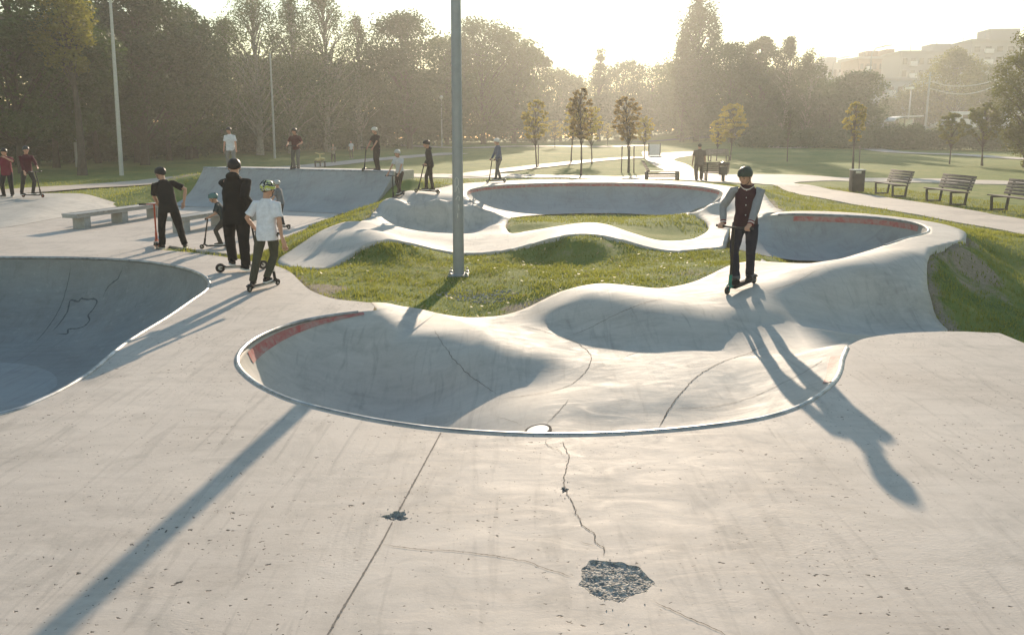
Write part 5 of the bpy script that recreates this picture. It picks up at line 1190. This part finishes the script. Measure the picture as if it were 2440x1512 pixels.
for X, d, top, w, kd, lf, n, s, lab in [
    (60, 44, -150, 430, 'broad', 'maple', 16000, .26, 'huge maple with low hanging branches at the left edge'),
    (-190, 46, -200, 330, 'broad', 'dark', 6000, .30, 'dark tree half outside the left edge'),
    (196, 42, -40, 120, 'round', 'yellow', 1500, .22, 'tree with bright yellow leaves behind the left maple'),
    (345, 54, -60, 330, 'broad', 'dark', 13000, .28, 'dark broad tree right of the slim lamp post'),
    (452, 62, 30, 170, 'round', 'mid', 6000, .28, 'green rounded tree left of the birches'),
    (545, 72, 40, 190, 'birch', 'olive', 4200, .26, 'thin birch whose top shows sky through it'),
    (622, 70, -45, 230, 'birch', 'olive', 5200, .26, 'tallest open birch over the quarter pipe'),
    (700, 74, -10, 190, 'birch', 'mid', 4200, .28, 'slender birch with bare upper twigs'),
    (785, 78, -35, 200, 'birch', 'olive', 5200, .28, 'weeping birch with hanging strands at its top'),
    (862, 84, 30, 120, 'birch', 'olive', 2400, .30, 'narrow weeping tree beside the round tree'),
    (976, 86, 38, 175, 'round', 'mid', 6500, .34, 'round topped tree left of the centre lamp post'),
    (1066, 104, 92, 130, 'round', 'mid', 3600, .40, 'hazy round tree just left of the centre lamp post'),
    (1150, 108, 58, 200, 'round', 'olive', 5200, .42, 'hazy broad tree just right of the centre lamp post'),
    (1222, 112, 84, 130, 'round', 'mid', 3600, .42, 'hazy tree on the right shoulder of the left wood'),
    (1272, 118, 112, 90, 'round', 'olive', 2600, .42, 'last hazy tree at the right end of the left wood'),
    (1335, 140, 168, 120, 'round', 'mid', 2600, .5, 'low far tree under the sun glow'),
    (1425, 146, 122, 80, 'cone', 'olive', 2400, .42, 'feathery pointed tree in the gap under the sun'),
    (1482, 150, 150, 120, 'round', 'mid', 2600, .5, 'far rounded tree right of the feathery tree'),
    (1550, 148, 150, 140, 'round', 'olive', 2600, .5, 'far tree with holes in its crown before the poplar'),
    (1612, 128, 150, 120, 'round', 'mid', 2800, .45, 'hazy tree at the foot of the poplar'),
    (1657, 112, 14, 98, 'poplar', 'olive', 6200, .40, 'tall columnar poplar standing above the other trees'),
    (1622, 113, 95, 62, 'poplar', 'olive', 2000, .34, 'short side stem poplar leaning at the tall one'),
    (1735, 106, 112, 160, 'round', 'mid', 4200, .40, 'green domed tree right of the poplar'),
    (1805, 104, 92, 150, 'broad', 'mid', 4600, .38, 'dense dark tree in the right wood'),
    (1868, 100, 84, 100, 'birch', 'olive', 3400, .34, 'willowy tree with two feathery tops'),
    (1918, 100, 104, 90, 'birch', 'olive', 2800, .32, 'weeping tree at the right end of the right wood'),
    (1970, 104, 205, 120, 'round', 'dark', 2600, .38, 'low dark tree below the street lamps'),
    (2032, 98, 178, 125, 'round', 'dark', 4200, .34, 'round dark tree in front of the flats'),
    (2262, 132, 120, 170, 'broad', 'bright', 4600, .40, 'big sunlit tree before the tallest flats'),
    (2190, 136, 205, 110, 'round', 'olive', 2600, .42, 'pale green tree left of the big sunlit tree'),
    (2345, 138, 160, 130, 'round', 'olive', 3000, .42, 'tree behind the leaning utility pole'),
    (2100, 140, 240, 80, 'bush', 'olive', 1500, .42, 'low tree by the road below the blue building'),
    (2446, 50, 60, 150, 'round', 'bright', 9000, .17, 'leafy green tree cut by the right edge')]:
    tree_px(X, d, top, w, kd, lf, lab, n=n, size=s, group=G1 if X < 900 else G2 if X < 2400 else None, low=.55 if lf == 'yellow' else .16 if kd == 'broad' and d < 60 else (.03 if X > 2400 else .12), bark='birch_bark' if kd == 'birch' else 'bark')
k = 0
for X, d, top, w in [(-80, 66, 60, 260), (110, 70, 40, 240), (260, 74, 60, 200), (420, 84, 110, 240), (520, 92, 130, 220), (640, 92, 150, 240), (740, 96, 150, 230), (840, 98, 165, 220), (930, 104, 170, 200), (1040, 118, 180, 180), (1130, 122, 160, 190), (1210, 126, 170, 170), (1300, 138, 205, 170), (1400, 160, 205, 200), (1500, 162, 215, 200), (1600, 150, 205, 180), (1700, 122, 175, 200), (1790, 120, 170, 200), (1880, 116, 175, 200), (1960, 118, 225, 150)]:
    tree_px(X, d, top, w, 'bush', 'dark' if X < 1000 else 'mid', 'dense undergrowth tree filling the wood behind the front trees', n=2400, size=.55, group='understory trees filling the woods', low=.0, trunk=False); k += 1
for X, d, top, w, lab in [(1820, 90, 312, 130, 'leftmost bush of the hedge row'), (1905, 89, 318, 120, 'wide bush below the round dark tree'), (1985, 88, 312, 120, 'rounded bush left of the bus shelter'), (2060, 87, 316, 110, 'small bush in front of the road rail'), (2120, 86, 305, 130, 'bush hiding the foot of the bus shelter'), (2190, 85, 304, 120, 'bush right of the bus shelter'), (2255, 83, 308, 110, 'bush behind the first green sapling'), (2320, 82, 306, 120, 'bush behind the second green sapling'), (2385, 80, 312, 110, 'bush next to the right edge tree')]:
    tree_px(X, d, top, w, 'bush', 'mid', lab, n=2600, size=.24, group='hedge bushes below the road', low=0.0, trunk=False, name='bush', cat='bush')
for X, d, top, w in [(20, 52, 345, 150), (110, 55, 340, 150), (210, 58, 345, 140), (300, 62, 350, 150), (390, 66, 345, 150), (480, 72, 345, 140), (570, 76, 345, 150), (660, 80, 340, 150), (750, 84, 335, 140), (840, 88, 330, 140), (930, 92, 325, 140), (1020, 100, 320, 130)]:
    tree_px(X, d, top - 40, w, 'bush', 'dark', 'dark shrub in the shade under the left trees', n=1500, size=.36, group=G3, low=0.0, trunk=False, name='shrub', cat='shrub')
for X, d, hgt in [(135, 50, 5), (330, 57, 6), (405, 60, 5), (470, 64, 6), (235, 56, 5)]:
    b = gxyz(X, d); e = tree('leaning bare trunked tree under the left wood', b, hgt + 4, 3.5, 'round', 'dark', 1400, .3, int(X), 'thin trees under the left wood', .45)

# saplings
def sapling(X, base, top, leaf, label, wpx=46, n=520, stakes=1, size=.15, low=.42, kind='round', dense=1.0):
    p = on_ground(X, base); H = (base - top) / FPX * p.y
    e = tree(label, p, H, wpx / FPX * p.y, kind, leaf, int(n * dense), size, int(X), 'young trees planted on the lawn', low, name='sapling', cat='young tree')
    for k in range(stakes): 
        a = (1.2, -.6, 3.0)[k]; MB().tube([(.38 * math.cos(a), .38 * math.sin(a), -.1), (.36 * math.cos(a), .36 * math.sin(a), H * .36)], .035, 7).build('stake', M['slat'], e)
    return e
for a in [(1278, 400, 243, 'gold', 'yellow sapling nearest the centre lamp post', 60, 900, 1), (1362, 388, 248, 'gold', 'pale yellow sapling left of the slender bronze one', 46, 600, 0), (1383, 419, 216, 'bronze', 'slender tall bronze sapling with a bare lower stem', 56, 800, 0), (1409, 390, 258, 'gold', 'yellow sapling right of the slender bronze one', 54, 800, 0),
          (1496, 411, 236, 'bronze', 'bronze sapling held by three stakes', 66, 1000, 3), (1534, 378, 280, 'gold', 'yellow sapling left of the white banner', 44, 500, 0), (1708, 383, 290, 'gold', 'low leaning yellow sapling behind the walking man', 40, 500, 0), (1740, 383, 252, 'gold', 'full yellow sapling right of the walking man', 62, 1200, 1),
          (1875, 386, 265, 'olive', 'thin sparse sapling above the varsity jacket boy', 26, 160, 1), (2031, 405, 248, 'gold', 'golden sapling with stakes by the litter bin', 50, 800, 2), (2262, 391, 272, 'bright', 'green sapling in front of the hedge', 56, 1000, 0), (2340, 396, 250, 'bright', 'larger green sapling near the right edge tree', 72, 1500, 1), (1448, 352, 296, 'gold', 'small misty sapling between the bronze ones', 30, 260, 0), (1322, 356, 290, 'gold', 'small misty sapling on the far path', 40, 300, 0)]:
    sapling(*a)
sapling(1800, 356, 280, 'olive', 'small columnar bush tree in front of the right wood', 36, 900, 0, .2, .08, 'poplar')

# ---------------------------------------------------------------- road side: poles, wires, shelter, vehicles, flats
def pole_px(X0, d, Xt, top, r, label, name='utility_pole', cat='utility pole', mat='pole'):
    b = gxyz(X0, d); t_ = atd(Xt, top, d); e = empty(name, b, 0, label, cat)
    MB().tube([(0, 0, -.2), ((t_.x - b.x) * .5, 0, (t_.z - b.z) * .5), (t_.x - b.x, 0, t_.z - b.z)], [r, r * .9, r * .75], 9).build('pole', M[mat], e)
    b_ = MB(); b_.box((t_.x - b.x, 0, t_.z - b.z - .5), (.9, .12, .12)); b_.build('crossarm', M[mat], e); return e, t_
pole_px(2197, 118, 2217, 172, .16, 'leaning utility pole carrying the left end of the cables')
pole_px(2388, 118, 2401, 148, .18, 'leaning utility pole carrying the right end of the cables')
pole_px(2077, 118, 2096, 200, .14, 'utility pole left of the bus shelter')
M['cable'] = mat_flat('pale cable', (0.75, 0.72, 0.66), 0.35, 0.5, 0.1, 3)
for ys, lab in (((194, 205, 205, 197, 181), 'upper sagging cable between two leaning poles'), ((211, 222, 224, 213, 191), 'lower sagging cable between two leaning poles')):
    P = [atd(x, y, 118) for x, y in zip((2216, 2262, 2305, 2352, 2399), ys)]; C = catmull(np.array([q[:] for q in P]), .8)
    tag(MB().tube([c for c in C], .065, 6).build('overhead_cable', M['cable']), lab, 'cable')
for X, d, top, lab in ((1968, 140, 138, 'street lamp with a curved arm, smaller and farther one'), (2056, 122, 112, 'tall street lamp with a long curved arm before the flats')):
    b = gxyz(X, d); h = atd(X, top, d).z - b.z
    thin_post_z = None
    e = empty('street_lamp', b, 0, lab, 'street lamp'); k = h / 14
    MB().tube([(0, 0, -.2), (0.1, 0, h * .6), (.15, 0, h * .86)], [.19 * k, .15 * k, .11 * k], 10).build('pole', M['pole'], e)
    MB().tube([(.15, 0, h * .86), (.25 * k, 0, h * .93), (.9 * k, 0, h * .985), (2.4 * k, 0, h * 1.01)], .09 * k, 8).build('arm', M['pole'], e)
    MB().box((2.9 * k, 0, h * 1.017), (1.3 * k, .35, .14), Matrix.Rotation(-.1, 3, 'Y'), .04).build('lamp_head', M['pole_light'], e)
b = gxyz(2155, 118); e = empty('lamp_post', b, 0, 'short road lamp with a bright head behind the bus shelter', 'lamp post'); h = atd(2157, 212, 118).z - b.z
MB().tube([(0, 0, 0), (.15, 0, h)], [.12, .08], 8).build('pole', M['pole_light'], e); MB().box((-.1, 0, h + .1), (1.1, .5, .3), bev=.1).build('lamp_head', M['lamp_glass'], e)
b = gxyz(2146, 112); e = empty('bus_shelter', b, 0.12, 'open bus shelter with a pale curved roof above the hedge', 'bus shelter'); k = 71 / FPX * 112
zt = atd(2146, 277, 112).z - b.z
prof2 = [(-k / 2 - .2, zt - .75), (-k / 2 + .1, zt - .25), (-k / 4, zt - .02), (k / 2, zt + .12), (k / 2, zt - .06), (-k / 4, zt - .2), (-k / 2 + .2, zt - .42), (-k / 2 - .05, zt - .8)]
MB().prism(prof2, 'Y', -1.2, 1.2).build('roof', M['banner'], e)
for x in (-k / 2, -k / 6, k / 6, k / 2): MB().box((x, 1.0, zt / 2 - .2), (.12, .12, zt - .3)).build('post', M['dark_metal'], e)
MB().box((k * .22, 1.02, zt * .62), (k * .5, .05, zt * .5)).build('back_panel', M['lamp_glass'], e)
M['van_white'] = mat_flat('white vehicle paint', (0.62, 0.62, 0.62), 0.35, 0, 0.05, 2); M['van_red'] = mat_flat('red vehicle paint', (0.40, 0.05, 0.04), 0.35, 0, 0.05, 2); M['glass'] = mat_flat('dark vehicle glass', (0.02, 0.022, 0.025), 0.1, 0, 0.1, 2); M['sedan'] = mat_flat('grey vehicle paint', (0.22, 0.22, 0.22), 0.35, 0.3, 0.05, 2)
def vehicle(X, d, L, hgt, body, roof, label, cat, boxy=True):
    b = gxyz(X, d); e = empty('parked_van' if boxy else 'parked_car', b, .1, label, cat)
    if boxy: o = [(-L / 2, .35), (-L / 2, hgt), (L / 2 - .9, hgt), (L / 2 - .2, hgt * .55), (L / 2, hgt * .5), (L / 2, .35)]
    else: o = [(-L / 2, .35), (-L / 2, .85), (-L / 2 + .6, .95), (-L / 4, hgt), (L / 6, hgt), (L / 3.2, .95), (L / 2, .8), (L / 2, .35)]
    s = MB().prism(o, 'Y', -.9, .9).build('body', body, e, False); m_ = s.modifiers.new('b', 'BEVEL'); m_.width = .08; m_.segments = 2
    MB().box((0 if boxy else -L / 20, -.905, hgt * .72), (L * .62 if boxy else L * .36, .02, hgt * .22), bev=.01).build('window', M['glass'], e)
    MB().box((-L * .05, 0, hgt + .03), (L * .55 if boxy else L * .3, 1.5, .05), bev=.02).build('roof', roof, e)
    for x in (-L * .3, L * .3):
        for y in (-.82, .82): MB().lathe([(.05, -.1), (.3, -.1), (.33, 0), (.3, .1), (.05, .1)], (x, y, .33), 16, 'Y').build('wheel', M['rubber'], e)
    return e
vehicle(2297, 122, 5.2, 2.9, M['van_white'], M['van_red'], 'white van with a red roof stripe behind the saplings', 'van')
vehicle(2256, 124, 4.4, 1.6, M['sedan'], M['van_white'], 'grey car left of the van on the road', 'car', False)
b = gxyz(2303, 116); e = empty('road_sign', b, 0, 'round pale road sign above the van', 'sign'); h = atd(2303, 268, 116).z - b.z
MB().tube([(0, 0, 0), (0, 0, h)], .05, 8).build('pole', M['pole'], e); MB().lathe([(.0, -.03), (.42, -.03), (.42, .03), (0, .03)], (0, -.06, h), 20, 'Y').build('sign_face', M['banner'], e)
b = gxyz(2385, 112); e = empty('road_sign', b, 0, 'square white sign board by the right utility pole', 'sign'); h = atd(2385, 290, 112).z - b.z
for s in (-1, 1): MB().tube([(s * .45, 0, 0), (s * .45, 0, h)], .05, 8).build('post', M['pole'], e)
MB().box((0, -.07, h), (1.3, .06, 1.1), bev=.01).build('sign_face', M['banner'], e)
# guard rail along the road
b0, b1 = gxyz(2015, 108), gxyz(2115, 108); e = empty('guard_rail', b0, 0, 'pale guard rail along the road left of the bus shelter', 'guard rail'); dv = b1 - b0
MB().tube([(0, 0, .75), (dv.x, dv.y, dv.z + .75)], .09, 6).build('rail', M['banner'], e)
for k in range(5): q = dv * (k / 4); MB().box((q.x, q.y, q.z + .35), (.1, .1, .8)).build('post', M['pole'], e)
def road():
    P = [(18, 122), (40, 120), (70, 118), (110, 114), (180, 108)]; C = catmull(np.array(P, float), 2.0); T = np.gradient(C, axis=0); T /= np.linalg.norm(T, axis=1)[:, None]; N = np.c_[-T[:, 1], T[:, 0]]
    V = []
    for s in np.linspace(-3.5, 3.5, 5): q = C + N * s; V.append(np.c_[q, g_surface(q) + .12])
    n = len(C); F = [(k * n + i, k * n + i + 1, (k + 1) * n + i + 1, (k + 1) * n + i) for k in range(4) for i in range(n - 1)]
    tag(link('road', mesh_np('road', np.vstack(V), np.array(F)), mat_flat('asphalt', (.06, .06, .06), .9, 0, .2, 3, obj=False)), 'grey road on the rise behind the hedge', kind='structure')
road()
M['wall_pale'] = mat_flat('pale panel wall', (0.25, 0.26, 0.275), 0.9, 0, 0.06, .3, obj=False); M['wall_blue'] = mat_flat('pale blue panel wall', (0.20, 0.26, 0.32), 0.9, 0, 0.06, .3, obj=False); M['wall_brick'] = mat_flat('brown brick wall', (0.17, 0.12, 0.10), 0.9, 0, 0.1, .4, obj=False)
M['win'] = mat_flat('window glass', (0.05, 0.06, 0.07), 0.15, 0, 0.15, 2); M['win_white'] = mat_flat('white balcony panel', (0.60, 0.60, 0.60), 0.8, 0, 0.05, 2)
def flats(X0, X1, top, d, dep, mat, label, nx_, nz_, rz=0.0, steps=None, antenna=0):
    b = gxyz((X0 + X1) / 2, d); b.z -= 2; w = (X1 - X0) / FPX * d; h = atd(X0, top, d).z - b.z
    e = empty('apartment_building', b, rz, label, 'apartment building', 'blocks of flats beyond the road')
    MB().box((0, dep / 2, h / 2), (w, dep, h)).build('wall', M[mat], e, False)
    rf = MB().box((0, dep / 2, h + .25), (w + .5, dep + .5, .5)).build('roof', M['wall_pale'], e, False)
    for (u, ww, hh_) in (steps or []): MB().box((u * w, dep / 2, h + .5 + hh_ / 2), (ww * w, dep * .5, hh_)).build('stair_head', M[mat], rf, False)
    for k in range(antenna): x = (-.3 + .35 * k) * w; MB().tube([(x, dep * .3, h), (x, dep * .3, h + 2.6 + .5 * k)], .08, 5).build('antenna', M['pole'], rf)
    cw, ch = w / nx_, (h - 3) / nz_; m_ = None; mm = None
    for j in range(nz_):
        for i in range(nx_):
            x = -w / 2 + (i + .5) * cw; z = 2.5 + (j + .5) * ch; bal = (i % 3 == 1)
            if m_ is None or mm is None:
                m_ = MB().box((0, 0, 0), (cw * .5, .16, ch * .5)).build('window', M['win'], e, False); m_.location = (x, -.03, z); o1 = m_
                mm = MB().box((0, 0, 0), (cw * .8, .7, ch * .42)).build('balcony', M['win_white'], e, False); mm.location = (x + cw, -.3, z - ch * .2); continue
            o = m_.copy(); o.parent = e; o.location = (x, -.03, z); COL.objects.link(o)
            if bal and not (j == 0 and i == 1): o = mm.copy(); o.parent = e; o.location = (x, -.3, z - ch * .2); COL.objects.link(o)
    return e
flats(1935, 2040, 154, 206, 10, 'wall_pale', 'long low block of flats farthest left behind the street lamps', 9, 5, .05, [(-.1, .2, 1.7), (.3, .15, 1.4)])
flats(2030, 2150, 140, 188, 10, 'wall_brick', 'brown block of flats behind the tall street lamp', 8, 6, .0, [(-.15, .2, 1.6), (.2, .15, 2)], 1)
flats(2130, 2300, 126, 174, 10, 'wall_pale', 'grey block of flats with antennas on its roof', 9, 6, -.05, [(.1, .25, 1.7)], 3)
flats(2078, 2205, 192, 152, 8, 'wall_blue', 'low pale blue building in front of the grey flats', 6, 3, .0)
flats(2297, 2520, 98, 166, 11, 'wall_pale', 'tallest block of flats at the right edge', 9, 8, -.1, [(-.12, .3, 2.4)], 1)

# ---------------------------------------------------------------- grass blades
def blades(n, region, hmin, hmax, seed):
    rng = np.random.default_rng(seed); x0, x1, y0, y1 = region
    P = np.c_[rng.uniform(x0, x1, n), rng.uniform(y0, y1, n)]
    P = P[~conc_inside(P)]; P = P[rng.random(len(P)) > 1.15 * soil_at(P)]
    for W_ in PAVED: P = P[~inside(P, W_)]
    for C_, w_ in PLINES[:2]: P = P[dist_line(P, C_) > w_ + .05]
    Zg = g_surface(P); dens = vnoise(P[:, 0] * 2.2, P[:, 1] * 2.2, 2.0) * .5 + vnoise(P[:, 0] * 6, P[:, 1] * 6, 5.0) * .5
    keep = rng.random(len(P)) < np.clip(.62 + .55 * dens, .12, 1); P = P[keep]; Zg = Zg[keep]; dens = dens[keep]
    m = len(P); a = rng.uniform(0, 6.283, m); h = (hmin + (hmax - hmin) * rng.random(m) ** 1.5) * (.75 + .5 * np.clip(dens + .5, 0, 1)); w = h * .16 + .003
    le = rng.uniform(-.7, .7, m)[:, None] * h[:, None] * np.c_[np.cos(a + 1.5), np.sin(a + 1.5)]
    c, s = np.cos(a) * w, np.sin(a) * w; z = Zg - .012
    V = np.stack([np.c_[P[:, 0] - c, P[:, 1] - s, z], np.c_[P[:, 0] + c, P[:, 1] + s, z], np.c_[P[:, 0] + le[:, 0], P[:, 1] + le[:, 1], z + h + .012]], 1)
    return V.reshape(-1, 3)
V = np.vstack([blades(120000, (-5.5, 4.8, 9.5, 16.2), .018, .048, 1), blades(75000, (5.0, 12.5, 7.5, 17.5), .02, .055, 2), blades(26000, (-6.5, -2.0, 13.5, 22.5), .03, .075, 3), blades(22000, (-2.8, 6, 18.5, 26), .03, .07, 4), blades(50000, (4, 16, 16, 32), .035, .08, 5), blades(40000, (-24, 4, 23.5, 38), .04, .09, 6)])
V = np.vstack([V, blades(9000, (-7.5, -3.4, 12.2, 14.8), .04, .10, 7)])
F3 = np.arange(len(V)).reshape(-1, 3)
tag(link('grass', mesh_np('grass', V, F3), M['grass'], smooth=False), 'short tufted grass growing on the mounds and lawns', 'grass', kind='stuff')

rng = np.random.default_rng(5); P = np.c_[rng.uniform(-5, 5, 900), rng.uniform(9.8, 16, 900)]; P = P[~conc_inside(P)]; n = len(P); Zl = g_surface(P) + .03 + .02 * rng.random(n)
a = rng.uniform(0, 6.28, n); s_ = .012 + .022 * rng.random(n); u = np.c_[np.cos(a), np.sin(a), rng.normal(size=n) * .35] * s_[:, None]; w = np.c_[-np.sin(a), np.cos(a), rng.normal(size=n) * .35] * s_[:, None] * .7; C3 = np.c_[P, Zl]
V = np.stack([C3 - u, C3 - w, C3 + u, C3 + w], 1).reshape(-1, 3)
tag(link('fallen_leaves', mesh_np('fallen_leaves', V, np.arange(len(V)).reshape(-1, 4)), mat_leaf('dry fallen leaves', (.22, .16, .06), (.50, .42, .22), .2), smooth=False), 'small dry leaves scattered over the grass island', 'leaves', kind='stuff')

# ---------------------------------------------------------------- haze
bm = bmesh.new(); bmesh.ops.create_cube(bm, size=1); me = bpy.data.meshes.new('haze'); bm.to_mesh(me); bm.free()
hz = bpy.data.objects.new('haze', me); COL.objects.link(hz); X0, X1, Y0, Y1, Z0, Z1 = -235, 290, -60, 300, -4.2, 29
hz.location = ((X0 + X1) / 2, (Y0 + Y1) / 2, (Z0 + Z1) / 2); hz.scale = (X1 - X0, Y1 - Y0, Z1 - Z0); hz['kind'] = 'stuff'; hz['label'] = 'pale sunlit morning haze filling the air over the park'
hm = bpy.data.materials.new('haze'); hm.use_nodes = True; nt = hm.node_tree; nt.nodes.remove(nt.nodes['Principled BSDF'])
pvn = nt.nodes.new('ShaderNodeVolumePrincipled'); pvn.inputs['Color'].default_value = (.94, .94, .89, 1); pvn.inputs['Density'].default_value = .0012; pvn.inputs['Anisotropy'].default_value = .55
nt.links.new(pvn.outputs[0], nt.nodes['Material Output'].inputs['Volume']); me.materials.append(hm)
